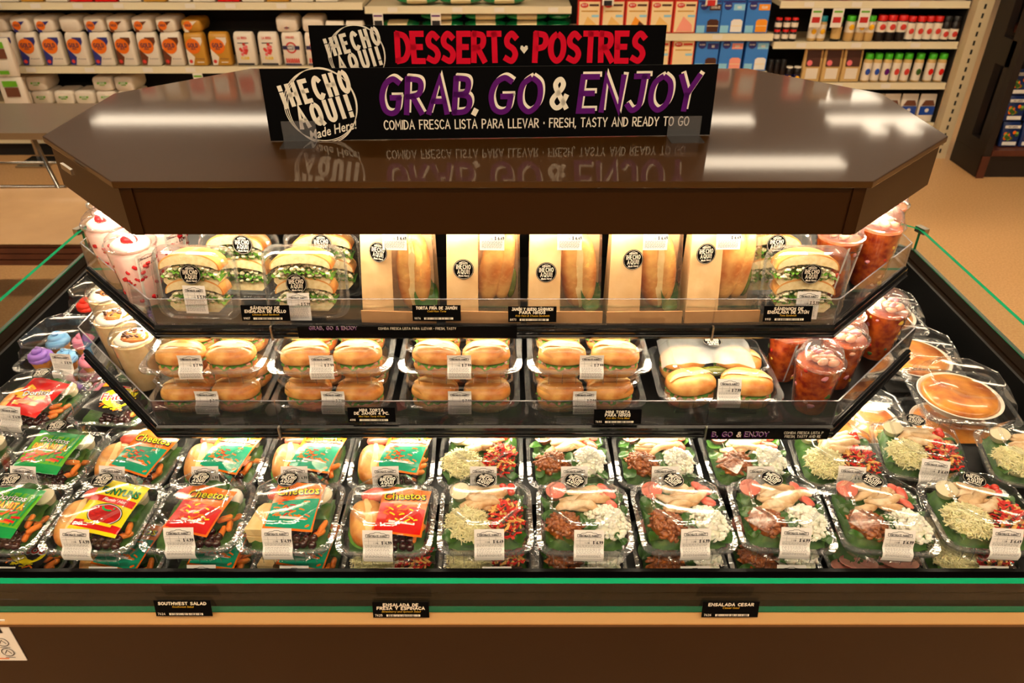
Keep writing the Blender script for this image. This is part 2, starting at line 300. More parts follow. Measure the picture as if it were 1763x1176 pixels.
def text(mb, t, x, y, h, th=.16, m=0, z=0.0, xs=1.0, sp=.28, align='c', rot=0.0, slant=0.0, k=4, jig=0.0):
    """stroke lettering in the xy plane; x, y = anchor on the baseline"""
    wd = twidth(t, h, xs, sp); cx = {'c': -wd / 2, 'l': 0, 'r': -wd}[align]; ca, sa = cos(rot), sin(rot)
    for c in t:
        if c == ' ' or c not in G: cx += .34 * h * xs + sp * h; continue
        w, st = G[c]; sm = False; tilt = random.uniform(-jig, jig)
        for q in st:
            if q == 's': sm = True; continue
            p = smooth_path(q, k) if sm else q; sm = False
            pp = []
            for (a, b) in p:
                lx = cx + a * h * xs + (slant + tilt) * b * h; ly = b * h
                pp.append((x + ca * lx - sa * ly, y + sa * lx + ca * ly))
            if len(pp) > 1 and math.dist(pp[0], pp[-1]) > 1e-6:
                e = .34 * th * h; a_, b_ = Vector(pp[0]), Vector(pp[1]); c_, d_ = Vector(pp[-1]), Vector(pp[-2])
                pp[0] = tuple(a_ + (a_ - b_).normalized() * e); pp[-1] = tuple(c_ + (c_ - d_).normalized() * e)
            ribbon(mb, pp, th * h, m, z)
        cx += (w * xs + sp) * h
    return mb
def ring(mb, x, y, rx, ry, w, m=0, z=0, n=40, ph=0):
    ribbon(mb, [(x + rx * cos(ph + 2 * pi * i / n), y + ry * sin(ph + 2 * pi * i / n)) for i in range(n + 1)], w, m, z)
def disc(mb, x, y, r, m=0, z=0, n=28, ry=None):
    mb.add([(x + r * cos(2 * pi * i / n), y + (ry or r) * sin(2 * pi * i / n), z) for i in range(n)], [tuple(range(n))], m)
def rect(mb, x0, x1, y0, y1, m=0, z=0): mb.add([(x0, y0, z), (x1, y0, z), (x1, y1, z), (x0, y1, z)], [(0, 1, 2, 3)], m)
def ftext(mb, t, x, y, h, m=0, z=0, bold=0.0, shear=0.0, xs=1.0, rot=0.0):
    """mixed-case lettering from the built-in font, centred on x"""
    def mk():
        cu = bpy.data.curves.new('t', 'FONT'); cu.body = t; cu.resolution_u = 2; cu.offset = bold; cu.shear = shear; cu.align_x = 'CENTER'
        o = bpy.data.objects.new('t', cu); me = bpy.data.meshes.new_from_object(o)
        r = ([tuple(v.co) for v in me.vertices], [tuple(p.vertices) for p in me.polygons])
        bpy.data.objects.remove(o); bpy.data.meshes.remove(me); bpy.data.curves.remove(cu); return r
    vs, fs = cached(('ft', t, bold, shear), mk); ca, sa = cos(rot), sin(rot)
    mb.add([(x + ca * a * h * xs - sa * b * h, y + sa * a * h * xs + ca * b * h, z) for a, b, _ in vs], fs, m)
# ================================================================ the setting
def struct(name, me, loc=(0, 0, 0)):
    o = lnk(name, me, None, loc); o['kind'] = 'structure'; return o
struct('floor', MB().box(-9, 9, -4, 14, -.05, 0).mesh('floor', 'floor'))
struct('ceiling', MB().box(-9, 9, -4, 14, 4.0, 4.06).mesh('ceiling', 'ceiling'))
def strip_light(x, y, ln, w, label, rz=0.0):
    far = y > 8
    t = thing('ceiling_light', label, 'light', (x, y, 4.0), rz, 'fluorescent ceiling strips')
    lnk('housing', cached(('lh', ln, w), lambda: MB().box(-ln / 2, ln / 2, -w / 2 - .03, w / 2 + .03, -.05, -.002).mesh('housing', 'lamp_house')), t)
    lnk('tube', cached(('lt', ln, w, far), lambda: MB().box(-ln / 2 + .02, ln / 2 - .02, -w / 2, w / 2, -.075, -.051).mesh('tube', 'lamp_far' if far else 'lamp')), t)
for y, xs in ((-2.6, (-3.2, 0, 3.2)), (-.5, (-2.9, .2, 3.3)), (3.5, (-3.4, 0, 3.4)), (6.6, (-3.6, -.2, 3.3)), (8.6, (2.6,)), (10.3, (-4.4, -1.3, 2.0, 5.6))):
    for x in xs: strip_light(x, y, 2.6, .16 if y < 8 else .30, 'long fluorescent strip light on the store ceiling')
t = thing('ceiling_light', 'wide square light panel on the store ceiling', 'light', (5.0, 11.9, 4.0))
for x in (4.80, 5.25):
    t2 = thing('ceiling_light', 'small square spot panel on the store ceiling', 'light', (x, 9.9, 4.0), 0, 'small square ceiling panels')
    lnk('housing', cached('sqh', lambda: MB().box(-.16, .16, -.22, .22, -.05, -.002).mesh('housing', 'lamp_house')), t2); lnk('diffuser', cached('sqd', lambda: MB().box(-.11, .11, -.17, .17, -.07, -.051).mesh('diffuser', 'lamp_far')), t2)
lnk('housing', MB().box(-.5, .5, -.7, .7, -.05, -.002).mesh('housing', 'lamp_house'), t); lnk('diffuser', MB().box(-.46, .46, -.65, .65, -.07, -.051).mesh('diffuser', 'lamp_far'), t)

# ================================================================ the island cooler
X0 = -.037
def octa(hx, y0, y1, c0, c1=None, cx=X0):
    c1 = c0 if c1 is None else c1
    return [(cx - hx + c0, y0), (cx + hx - c0, y0), (cx + hx, y0 + c0), (cx + hx, y1 - c1), (cx + hx - c1, y1), (cx - hx + c1, y1), (cx - hx, y1 - c1), (cx - hx, y0 + c0)]
def inset(p, d):
    """move each edge of a convex counter-clockwise polygon inwards by d"""
    n = len(p); out = []
    for i in range(n):
        a, b, c = Vector(p[i - 1]), Vector(p[i]), Vector(p[(i + 1) % n])
        e1 = (b - a).normalized(); e2 = (c - b).normalized(); n1 = Vector((-e1.y, e1.x)); n2 = Vector((-e2.y, e2.x))
        k = (n1 + n2); k = k / (1 + n1.dot(n2)); q = b + k * d; out.append((q.x, q.y))
    return out
def wall(mb, outer, inner, z0, z1, m=0, close=True, edges=None):
    n = len(outer)
    for i in (edges if edges is not None else range(n)):
        j = (i + 1) % n; a, b, c, d = outer[i], outer[j], inner[j], inner[i]
        mb.add([(*a, z0), (*b, z0), (*c, z0), (*d, z0), (*a, z1), (*b, z1), (*c, z1), (*d, z1)], [(3, 2, 1, 0), (4, 5, 6, 7), (0, 1, 5, 4), (1, 2, 6, 5), (2, 3, 7, 6), (3, 0, 4, 7)], m)
    return mb
cooler = thing('island_cooler', 'brown eight-sided refrigerated island display with glass fence, black shelves and canopy', 'display case', (0, 0, 0))
OUT = octa(1.425, .88, 2.745, .27, .385)
IN = inset(OUT, .08)
# base panels below the tan bumper, one per side
OB = inset(OUT, -.012); OBi = inset(OUT, .01)
for i in range(8): lnk('base_panel', wall(MB(), OB, OBi, 0.12, .786, edges=[i]).mesh('base_panel', 'brown_panel'), cooler)
lnk('toe_kick', wall(MB(), inset(OUT, .06), inset(OUT, .1), 0.0, .12).mesh('toe_kick', 'black'), cooler)
lnk('panel_cap', wall(MB(), inset(OUT, -.016), OBi, .786, .7935).mesh('panel_cap', 'brown_bead'), cooler)
bt = MB(); A1, A2, A3 = inset(OUT, -.017), inset(OUT, -.005), inset(OUT, .004)
bt.loft([[(*p, .7935) for p in A3], [(*p, .7935) for p in A1], [(*p, .7965) for p in A1], [(*p, .8100) for p in A2], [(*p, .8102) for p in A3]]); lnk('bumper_trim', bt.mesh('bumper_trim', 'tan_trim'), cooler, label='tan bumper strip')
sill = MB(); wall(sill, inset(OUT, .006), inset(OUT, .04), .74, .809); wall(sill, inset(OUT, .04), inset(OUT, .046), .74, .8115); wall(sill, inset(OUT, .046), inset(OUT, .078), .74, .807)
lnk('sill', sill.mesh('sill', 'brown_sill'), cooler)
wl = wall(MB(), inset(OUT, .078), inset(OUT, .086), .68, .822); lnk('well_wall', wl.mesh('well_wall', 'black'), cooler, label='black inner wall of the cold well')
lnk('well_deck', MB().prism(inset(OUT, .085), .68, .7075).mesh('well_deck', 'black'), cooler)
lnk('deck_riser', MB().box(-1.31, 1.215, 1.168, 1.366, .7075, .7878).box(-1.31, -.85, 1.366, 1.575, .7075, .7878).mesh('deck_riser', 'black'), cooler)
# glass fence panels around the rim
GO, GI = inset(OUT, -.003), inset(OUT, .009)
for i in range(8):
    g = MB(); a, b = GO[i], GO[(i + 1) % 8]; d, c = GI[i], GI[(i + 1) % 8]
    g.add([(*a, .811), (*b, .811), (*c, .811), (*d, .811), (*a, .887), (*b, .887), (*c, .887), (*d, .887)], [(0, 1, 5, 4), (2, 3, 7, 6)], 0)
    g.add([(*a, .811), (*b, .811), (*c, .811), (*d, .811), (*a, .887), (*b, .887), (*c, .887), (*d, .887)], [(3, 2, 1, 0), (4, 5, 6, 7), (1, 2, 6, 5), (3, 0, 4, 7)], 1)
    gp = lnk('glass_panel', g.mesh('glass_panel', ['glass', 'glass_edge']), cooler, label='clear glass fence with green edge')
    e = MB(); e.merge(wall(MB(), inset(OUT, -.0035), inset(OUT, .0075), .8105, .8128, edges=[i])); lnk('edge_strip', e.mesh('edge_strip', 'glass_edge_low' if i == 0 else 'glass_edge_dim'), gp)
for i in range(8):
    p = GO[i]; a = math.atan2(p[1] - 1.81, p[0] - X0)
    cl = MB().box(-.02, .02, -.010, .012, .874, .894); lnk('glass_clip', cl.mesh('glass_clip', 'steel'), cooler, (p[0], p[1], 0), (0, 0, {0: R(-22), 1: R(22), 2: R(68), 3: R(-68), 4: R(-22), 5: R(22), 6: R(68), 7: R(-68)}[i]))
# canopy
CAN = octa(.993, 1.36, 2.265, .275)
canopy = lnk('canopy', MB().prism(CAN, 1.421, 1.435).mesh('canopy', 'brown'), cooler, label='glossy brown canopy top')
bv = canopy.modifiers.new('edge', 'BEVEL'); bv.width = .002; bv.segments = 2
FA, FB = inset(CAN, .010), inset(CAN, .03)
for i in range(8): lnk('fascia_panel', wall(MB(), FA, FB, 1.322, 1.421, edges=[i]).mesh('fascia_panel', 'brown_panel'), canopy)
for x in (CAN[0][0] + .012, CAN[1][0] - .03):
    lnk('corner_post', MB().box(x, x + .018, 1.366, 1.373, 1.3225, 1.4205).mesh('corner_post', 'brown_panel'), canopy)
lnk('name_plate', MB().box(-.03, .03, -.003, .003, -.006, .006).mesh('name_plate', 'steel'), canopy, (X0 - .993 + .275 * .42 - .003, 1.36 + .275 * .55 - .008, 1.408), (0, 0, R(-45)))
lnk('soffit', MB().prism(FB, 1.352, 1.358).mesh('soffit', 'lamp_house'), canopy)
def led_bars(parent, poly, z, edges, w=.02):
    O, I = inset(poly, .0), inset(poly, w)
    for i in edges:
        a, b = Vector(O[i]), Vector(O[(i + 1) % 8]); c, d = Vector(I[(i + 1) % 8]), Vector(I[i]); q = .03
        a2, b2, c2, d2 = a.lerp(b, q), b.lerp(a, q), c.lerp(d, q), d.lerp(c, q)
        mb = MB(); mb.add([(*v, z) for v in (a2, b2, c2, d2)] + [(*v, z + .008) for v in (a2, b2, c2, d2)], [(3, 2, 1, 0), (4, 5, 6, 7), (0, 1, 5, 4), (1, 2, 6, 5), (2, 3, 7, 6), (3, 0, 4, 7)])
        lnk('led_strip', mb.mesh('led_strip', 'led'), parent)
led_bars(canopy, inset(CAN, .034), 1.326, [0, 1, 2, 3, 4, 5, 6, 7])
# centre column that carries the tiers
col = octa(.62, 1.70, 1.925, .05)
lnk('centre_column', MB().prism(col, .7075, 1.353).mesh('centre_column', 'black'), cooler)
# shelf tiers
def tier(P, zb, zl, zt, segs, dark):
    """P octagon of the lip, zb lip bottom, zl lip top, zt fence top"""
    sh = lnk('shelf', MB().prism(inset(P, .012), zb + .014, zb + .020).mesh('shelf', 'black'), cooler, label='black display shelf')
    lip = MB(); A, B, Cc = P, inset(P, .004), inset(P, .012)
    n = 8
    for i in range(8):
        j = (i + 1) % 8
        prof = [(P, zb), (inset(P, -.003), zb + .006), (inset(P, .001), zb + .008), (inset(P, -.001), zb + .016), (inset(P, .002), zb + .018), (inset(P, .001), zl - .004), (inset(P, .006), zl), (inset(P, .014), zl), (inset(P, .014), zb)]
        vs = []
        for q, z in prof: vs += [(*q[i], z), (*q[j], z)]
        lip.add(vs, [(2 * k, 2 * k + 1, 2 * k + 3, 2 * k + 2) for k in range(len(prof) - 1)] + [(2 * len(prof) - 2, 2 * len(prof) - 1, 1, 0)])
    lnk('shelf_lip', lip.mesh('shelf_lip', 'black_gloss', 30), sh, label='black ribbed ticket rail')
    FO, FI = inset(P, .007), inset(P, .010)
    def pane(a, b, c, d):
        f = MB(); vs = [(*a, zl - .004), (*b, zl - .004), (*c, zl - .004), (*d, zl - .004), (*a, zt), (*b, zt), (*c, zt), (*d, zt)]
        f.add(vs, [(0, 1, 5, 4), (2, 3, 7, 6)], 0); f.add(vs, [(3, 2, 1, 0), (4, 5, 6, 7), (1, 2, 6, 5), (3, 0, 4, 7)], 1)
        lnk('fence_pane', f.mesh('fence_pane', [dark, 'acrylic_edge']), sh, label='clear acrylic product fence')
    for i in (2, 3, 4, 5, 6, 1, 7): pane(FO[i], FO[(i + 1) % 8], FI[(i + 1) % 8], FI[i])
    cuts = [FO[0][0]] + segs + [FO[1][0]]
    for k in range(len(cuts) - 1):
        pane((cuts[k] + .001, FO[0][1]), (cuts[k + 1] - .001, FO[0][1]), (cuts[k + 1] - .001, FI[0][1]), (cuts[k] + .001, FI[0][1]))
    for x in segs: lnk('rail_joint', MB().box(x - .002, x + .002, P[0][1] - .0045, P[0][1] + .004, zb - .002, zl + .001).mesh('rail_joint', 'steel'), sh)
    led_bars(sh, inset(P, .03), zb + .003, [0, 1, 2, 6, 7], .016)
    return sh
UP = octa(.993, 1.352, 2.273, .275); LO = octa(1.028, 1.262, 2.363, .30)
up_shelf = tier(UP, 1.089, 1.119, 1.181, [-.507, .423], 'acrylic'); lo_shelf = tier(LO, .891, .922, .986, [-.5, .417], 'acrylic_reflect_tint')
# printed strips slid into the ticket rails
def rail_print(mb_w, y, x, z, name, label, fn, h=.028):
    t = thing(name, label, 'sign', (x, y, z)); w = mb_w
    lnk('backing', MB().box(-w / 2, w / 2, 0, .0012, 0, h).mesh('backing', 'black_sign'), t)
    mb = MB(); fn(mb); mb.T(TX(rx=R(90), y=-.0008)); lnk('lettering', mb.mesh('lettering', ['cream', 'purple']), t)
def grab(mb, x, y, h, th=.2, t='GRAB, GO & ENJOY', al='c', sp=.24):
    text(mb, t, x + .05 * h, y + .05 * h, h, th, 0, .0, 1.0, sp, al); text(mb, t, x, y, h, th, 1, .0004, 1.0, sp, al)
def f1(mb):
    grab(mb, -.120, .008, .0125, .17, 'B, GO', 'l'); text(mb, '&', -.062, .008, .0125, .2, 0); grab(mb, -.050, .008, .0125, .17, 'ENJOY', 'l'); 
    text(mb, 'COMIDA FRESCA LISTA P', .076, .0155, .0065, .12, 0, xs=.8, sp=.2); text(mb, 'FRESH, TASTY AND RE', .076, .0055, .0065, .12, 0, xs=.8, sp=.2)
rail_print(.262, 1.2564, .549, .8925, 'rail_sign', 'black strip lettered in purple on the lower shelf rail below the ceviche cups', f1)
def f2(mb):
    grab(mb, -.205, .0205, .008, .17, 'GRAB, GO & ENJOY', 'l'); text(mb, 'COMIDA FRESCA LISTA PARA LLEVAR • FRESH, TASTY', -.06, .021, .0055, .12, 0, xs=.85, sp=.2, align='l')
rail_print(.46, 1.3465, -.22, 1.0945, 'rail_sign', 'faded black strip lettered in white on the upper shelf rail below the paper bags', f2)

# ================================================================ signs on the canopy
def logo(mb, x, y, s, rot, rings=True, m=0, made=True):
    """¡HECHO AQUI! roundel, s = radius"""
    if rings:
        for k in range(3): ring(mb, x + .02 * s * (k - 1), y + .015 * s * (1 - k), s * (1 - .035 * k), s * (.97 + .03 * k), s * .02, m, n=64, ph=k)
    ca, sa = cos(rot), sin(rot)
    text(mb, '¡HECHO', x - sa * .2 * s - .02 * s, y + ca * .2 * s, s * .54, .22, m, xs=.52, sp=.36, rot=rot)
    text(mb, 'AQUI!', x + sa * .44 * s, y - ca * .44 * s, s * .54, .22, m, xs=.56, sp=.38, rot=rot)
    if made: ftext(mb, 'Made Here!', x + sa * .78 * s + .06 * s, y - ca * .80 * s, s * .36, m, bold=.012, shear=.35, rot=rot, xs=.8)
def stand_sign(name, label, w, h, loc, rz, art, mats, tilt=R(-3)):
    t = thing(name, label, 'sign', loc, (0, 0, rz))
    b = lnk('board', MB().box(-w / 2, w / 2, 0, .004, 0, h).mesh('board', 'black_sign'), t, (0, 0, .002), (tilt, 0, 0))
    mb = MB(); art(mb); mb.T(TX(y=-.0007, rx=R(90))); lnk('lettering', mb.mesh('lettering', mats), b)
    for x in (-w / 2 + .065, w / 2 - .06):
        f = MB().box(-.036, .036, -.05, .012, 0, .002).box(-.036, .036, -.006, -.004, .002, .045).box(-.036, .036, .009, .011, .002, .045)
        lnk('sign_foot', f.mesh('sign_foot', 'acrylic_foot'), t, (x, 0, .0), label='clear acrylic sign foot')
clear('acrylic_foot', (.95, .94, .96), .10, .03, .05, power=3)
PXM = .948 / 769
def a1(mb):
    X = lambda p: (p - 842) * PXM; Y = lambda p: (243 - p) * .00122
    logo(mb, X(551), Y(184), .076, R(13))
    for t, x, hh in (('GRAB', 652, .070), ('GO', 838, .070), ('ENJOY', 992, .070)):
        wpx = {'GRAB': 150, 'GO': 84, 'ENJOY': 200}[t] * PXM; n = twidth(t, 1, 1, .30); xs = (wpx / hh) / n
        text(mb, t, X(x) + .0045, Y(197) + .004, hh, .15, 0, 0, xs, .30 * xs, 'l', slant=.10, k=6)
        text(mb, t, X(x), Y(198), hh, .165, 1, .0004, xs, .30 * xs, 'l', slant=.10, k=6)
    text(mb, '&', X(957), Y(192), .058, .18, 0, .0, .8, k=6); ribbon(mb, [(X(815), Y(192)), (X(809), Y(203))], .011, 0)
    xs = .78; h = .0185; full = 'COMIDA FRESCA LISTA PARA LLEVAR • FRESH, TASTY AND READY TO GO'
    text(mb, full, X(921), Y(228) + .003, h, .13, 0, 0, xs * (533 * PXM) / twidth(full, h, xs, .2), .2 * (533 * PXM) / twidth(full, h, xs, .2))
stand_sign('counter_sign', 'front black sign reading GRAB, GO & ENJOY in purple on the canopy', .952, .147, (-.042, 1.617, 1.435), R(2.6), a1, ['cream', 'purple'])
def a2(mb):
    P2 = .913 / 617; X = lambda p: (p - 842) * P2; Y = lambda p: .150 - (p - 48) * .00150
    logo(mb, X(613), Y(95), .074, R(13))
    for t, a, b in (('DESSERTS', 684, 890), ('POSTRES', 924, 1113)):
        w = (b - a) * P2; h = .066; xs = w / h / twidth(t, 1, 1, .3); text(mb, t, X(a), Y(104), h, .22, 1, 0, xs, .3 * xs, 'l', k=6, jig=.04)
    hx, hy, s = X(905), Y(85), .011
    mb.poly([(hx, hy - s, 0), (hx + s * .9, hy + .1 * s, 0), (hx + s * .8, hy + .75 * s, 0), (hx + .4 * s, hy + .85 * s, 0), (hx, hy + .45 * s, 0), (hx - .4 * s, hy + .85 * s, 0), (hx - s * .8, hy + .75 * s, 0), (hx - s * .9, hy + .1 * s, 0)])
    for c, p in (('F', 708), ('S', 750), ('C', 790), ('•', 838), ('D', 936), ('T', 982)): text(mb, c, X(p), Y(130), .017, .13, 0)
stand_sign('counter_sign', 'rear black sign reading DESSERTS POSTRES in red on the canopy', .914, .152, (-.062, 2.045, 1.435), R(.3), a2, ['cream', 'red_sign'])

# ---------------------------------------------------------------- price tags on the rails
def price_tag(x, y, z, lines, sub, code, label, w=.1, h=.034, rx=R(-12)):
    t = thing('price_tag', label, 'price tag', (x, y, z), (rx, 0, 0), 'black price tags')
    lnk('card', MB().box(-w / 2, w / 2, 0, .0012, 0, h).mesh('card', 'black_sign'), t)
    mb = MB(); n = len(lines); hh = .0056; y0 = h - .0085
    for k, l in enumerate(lines):
        xs = min(1.15, .84 * w / twidth(l, hh, 1, .3)); text(mb, l, 0, y0 - k * .0072, hh, .27, 0, xs=xs, sp=.3 * xs, k=3, slant=.06)
    ftext(mb, sub, 0, y0 - n * .0072 + .001, .0058, 1, shear=.3, bold=.01)
    text(mb, code, -w / 2 + .004, .0035, .0042, .16, 0, align='l', k=2)
    rect(mb, -.026, .034, .003, .0075, 0); 
    rnd = random.Random(code)
    for q in range(22): rect(mb, -.023 + q * .0025, -.023 + q * .0025 + rnd.choice((.0006, .0011, .0016)), .0032, .0073, 2, .0002)
    mb.T(TX(y=-.0006, rx=R(90))); lnk('print', mb.mesh('print', ['cream', 'ink_gold', 'ink']), t)
for a in ((-.510, 1.3425, 1.139, ['SÁNDWICH DE', 'ENSALADA DE POLLO'], 'Chicken Salad Sandwich', '9907', 'black price tag reading SÁNDWICH DE ENSALADA DE POLLO'),
          (-.156, 1.3425, 1.139, ['TORTA FRÍA DE JAMÓN'], 'Cold Ham Torta', '9876', 'black price tag reading TORTA FRÍA DE JAMÓN'),
          (.042, 1.3425, 1.136, ['JAMÓN Y QUESO SÁNDWICH', 'PARA NIÑOS'], 'Kids Ham & Cheese Sandwich', '8873', 'black price tag reading JAMÓN Y QUESO SÁNDWICH PARA NIÑOS'),
          (.571, 1.3425, 1.137, ['SÁNDWICH DE', 'ENSALADA DE ATÚN'], 'Tuna Sandwich', '9910', 'black price tag reading SÁNDWICH DE ENSALADA DE ATÚN'),
          (-.296, 1.2525, .943, ['MINI TORTA', 'DE JAMÓN 4 PC.'], 'Mini Ham Torta 4 Piece', '4198', 'black price tag reading MINI TORTA DE JAMÓN 4 PC.'),
          (.223, 1.2525, .938, ['MINI TORTA', 'PARA NIÑOS'], 'Kids Mini Torta Meal', '7698', 'black price tag reading MINI TORTA PARA NIÑOS'),
          (-.582, .8655, .814, ['SOUTHWEST SALAD'], 'Southwest Salad', '7624', 'black price tag reading SOUTHWEST SALAD on the front glass'),
          (-.197, .8655, .810, ['ENSALADA DE', 'FRESA Y ESPINACA'], 'Strawberry and Spinach Salad', '7625', 'black price tag reading ENSALADA DE FRESA Y ESPINACA on the front glass'),
          (.387, .8655, .811, ['ENSALADA CESAR'], 'Ceasar Salad', '7626', 'black price tag reading ENSALADA CESAR on the front glass')):
    price_tag(*a)
# care placard on the front panel
t = thing('placard', 'white instruction placard fixed to the brown front panel', 'placard', (-.967, .867, .685))
lnk('plate', MB().box(-.06, .06, -.001, .0005, 0, .118).mesh('plate', 'white'), t)
mb = MB(); rect(mb, -.055, .045, .082, .114, 0)
for x in (-.035, .0, .034):
    for y in (.055, .026): ring(mb, x, y, .011, .011, .0015, 0, n=20); ribbon(mb, [(x - .006, y - .004), (x, y + .006), (x + .006, y - .004)], .0013, 0); rect(mb, x - .009, x + .009, y - .0155, y - .0142, 0)
rect(mb, -.05, .03, .006, .0085, 1); mb.T(TX(y=-.0018, rx=R(90))); lnk('print', mb.mesh('print', ['ink', 'bag_orange', 'white']), t)
# ================================================================ packaged food: shared meshes
def wrap2d(mb, path, w0=0.0, off=.0006):
    """bend flat label art (x across, y = distance down the label, negative) along a path of (y,z) points"""
    P = [Vector((a, b)) for a, b in path]; L = [0]
    for i in range(len(P) - 1): L.append(L[-1] + (P[i + 1] - P[i]).length)
    out = []
    for (x, y, z) in mb.v:
        s = min(max(-y, 0), L[-1]); i = max(k for k in range(len(P) - 1) if L[k] <= s + 1e-9) if s < L[-1] else len(P) - 2
        d = (P[i + 1] - P[i]).normalized(); p = P[i] + d * (s - L[i]); nn = Vector((d.y, -d.x)); q = p + nn * (off + z)
        out.append((x, q.x, q.y))
    mb.v = out; return mb
def label_art(price='4.99', w=.046, L=.062, lines=True, seg=10):
    mb = MB()
    for k in range(seg): rect(mb, -w / 2, w / 2, -L * (k + 1) / seg, -L * k / seg, 0)
    i = .0004; lw = .0004; a = w * .39
    pts = [(-a, -.0135), (a, -.0135), (a, -.0085), (a * .72, -.0085), (a * .62, -.0065), (a * .3, -.0058), (a * .2, -.0042), (-a * .2, -.0042), (-a * .3, -.0058), (-a * .62, -.0065), (-a * .72, -.0085), (-a, -.0085), (-a, -.0135)]
    ribbon(mb, pts, .0009, 1, i); text(mb, 'NORTHGATE MARKET', 0, -.0127, .0034, .22, 1, i, .74 * w / .056, .24 * w / .056, k=2)
    if lines:
        for y in (-.016, -.021, -.029): rect(mb, -w * .44, w * .44, y - lw / 2, y + lw / 2, 2, i)
        for x in (-.3, .0, .22): rect(mb, w * x - lw / 2, w * x + lw / 2, -.029, -.016, 2, i)
        text(mb, '$ ' + price, w * .30, -.0280, .0060, .22, 1, i, .7, .25, k=2); text(mb, '1 1.50', -w * .06, -.0275, .0032, .16, 1, i, .7, .25, k=2)
        r = random.Random(price)
        for k in range(12):
            y = -.032 - k * .0022
            if -y > L - .004: break
            x = -w * .42
            while x < w * .38:
                q = r.uniform(.002, .006); rect(mb, x, min(x + q, w * .42), y, y + .0008, 2, i); x += q + .0011
    return mb
def mesh_label(key, path, price, w=.046, lines=True):
    def mk():
        L = sum(math.dist(path[i], path[i + 1]) for i in range(len(path) - 1))
        mb = label_art(price, w, L, lines, 14); wrap2d(mb, path); return mb.mesh('price_label', ['paper', 'ink', 'ink_soft'])
    return cached(('lab', key, price, w), mk)
def mesh_sticker():
    def mk():
        mb = MB(); r = .0215; disc(mb, 0, 0, r, 0, .0003, 36); ring(mb, 0, 0, r * .93, r * .93, .0004, 1, .0006, 36)
        text(mb, '¡HECHO', 0, .0012, .0086, .16, 1, .0006, .62, .28, k=3); text(mb, 'AQUI!', 0, -.0092, .0086, .16, 1, .0006, .70, .32, k=3)
        ftext(mb, 'Made Here!', .0, -.0155, .0058, 1, .0006, bold=.02, shear=.3, xs=.8)
        ribbon(mb, [(-.0085, .0122), (.0085, .0122), (.0085, .0142), (.005, .0152), (.0025, .0168), (-.0025, .0168), (-.005, .0152), (-.0085, .0142), (-.0085, .0122)], .0006, 1, .0006)
        text(mb, 'NORTHGATE', 0, .0128, .0022, .2, 1, .0006, .7, k=2)
        return mb.mesh('brand_sticker', ['black_sign', 'cream'])
    return cached('sticker', mk)
# --- eight-cornered clamshell, rim at .042, lid top at .081
def clam(W=.184, D=.188, H=.099, rim=.044, pw=.130, key='clam', ch=.038):
    def base():
        mb = MB(); mb.loft([rr(W * .74, D * .74, .03, .0005), rr(W * .80, D * .80, .034, .004), rr(W * .90, D * .90, .034, .032), rr(W * .915, D * .915, .034, rim - .002)], 0, cap0=True)
        mb.loft([rr(W * .915, D * .915, .034, rim - .002), rr(W, D, .030, rim - .001), rr(W * 1.0, D * 1.0, .030, rim - .005)], 1)
        for k in range(-3, 4):
            if k: mb.box(k * W * .11 - .0008, k * W * .11 + .0008, -D * .455, -D * .453, .008, rim - .006, 1)
        return mb.mesh('base', ['plastic', 'plastic_rim'], 35)
    def lid():
        mb = MB(); q = pw / W
        mb.loft([rr(W * 1.005, D * 1.005, .030, rim - .003, 3), rr(W * 1.005, D * 1.005, .03, rim + .001, 3), rr(W * .915, D * .915, .034, rim + .002, 3)], 1)
        mb.loft([rr(W * .915, D * .915, .034, rim + .002, 3), rr(W * .90, D * .90, .034, rim + .012, 3), rr(W * .87, D * .87, .036, rim + (H - rim) * .55, 3)], 0)
        mb.loft([rr(W * .87, D * .87, .036, rim + (H - rim) * .55, 1), rr(pw + .006, pw * D / W + .006, ch, H - .003, 1)], 0)
        mb.loft([rr(pw + .006, pw * D / W + .006, ch, H - .003, 1), rr(pw, pw * D / W, ch, H, 1), rr(pw - .004, pw * D / W - .004, ch, H, 1)], 1)
        mb.loft([rr(pw - .004, pw * D / W - .004, ch, H, 1), rr(pw - .012, pw * D / W - .012, ch - .003, H - .002, 1)], 0, cap1=True)
        return mb.mesh('lid', ['plastic', 'plastic_rim'], 35)
    b, l = cached((key, 'b'), base), cached((key, 'l'), lid)
    f = -D / 2
    p0 = Vector((-pw * D / W / 2 - .003, H - .002)).lerp(Vector((f * .87, rim + (H - rim) * .55)), .35)
    path = [tuple(p0), (f * .87, rim + (H - rim) * .55), (f * .905, rim + .009), (f * .96, rim + .0045), (f * 1.015, rim + .002), (f * 1.02, rim - .008), (f * 1.0, rim - .016)]
    return b, l, path, H
def leaf_mesh(i):
    def mk():
        rnd = random.Random(i); mb = MB(); n = 6; Ls = []; bend = rnd.uniform(.2, .7); w = rnd.uniform(.34, .5)
        for k in range(n + 1):
            t = k / n; ww = w * sin(pi * min(1, t * .93 + .05)) ** .8; zz = bend * (t - .5) ** 2 * -.9 + .15 * sin(5 * t + i)
            Ls.append([(-ww, t - .5, zz + .12), (-ww * .5, t - .5, zz + .03), (0, t - .5, zz), (ww * .5, t - .5, zz + .04), (ww, t - .5, zz + .1 + .05 * sin(9 * t))])
        mb.loft(Ls, 0, closed=False); return mb.mesh('leaf', 'spinach', 1)
    return cached(('leaf', i), mk)
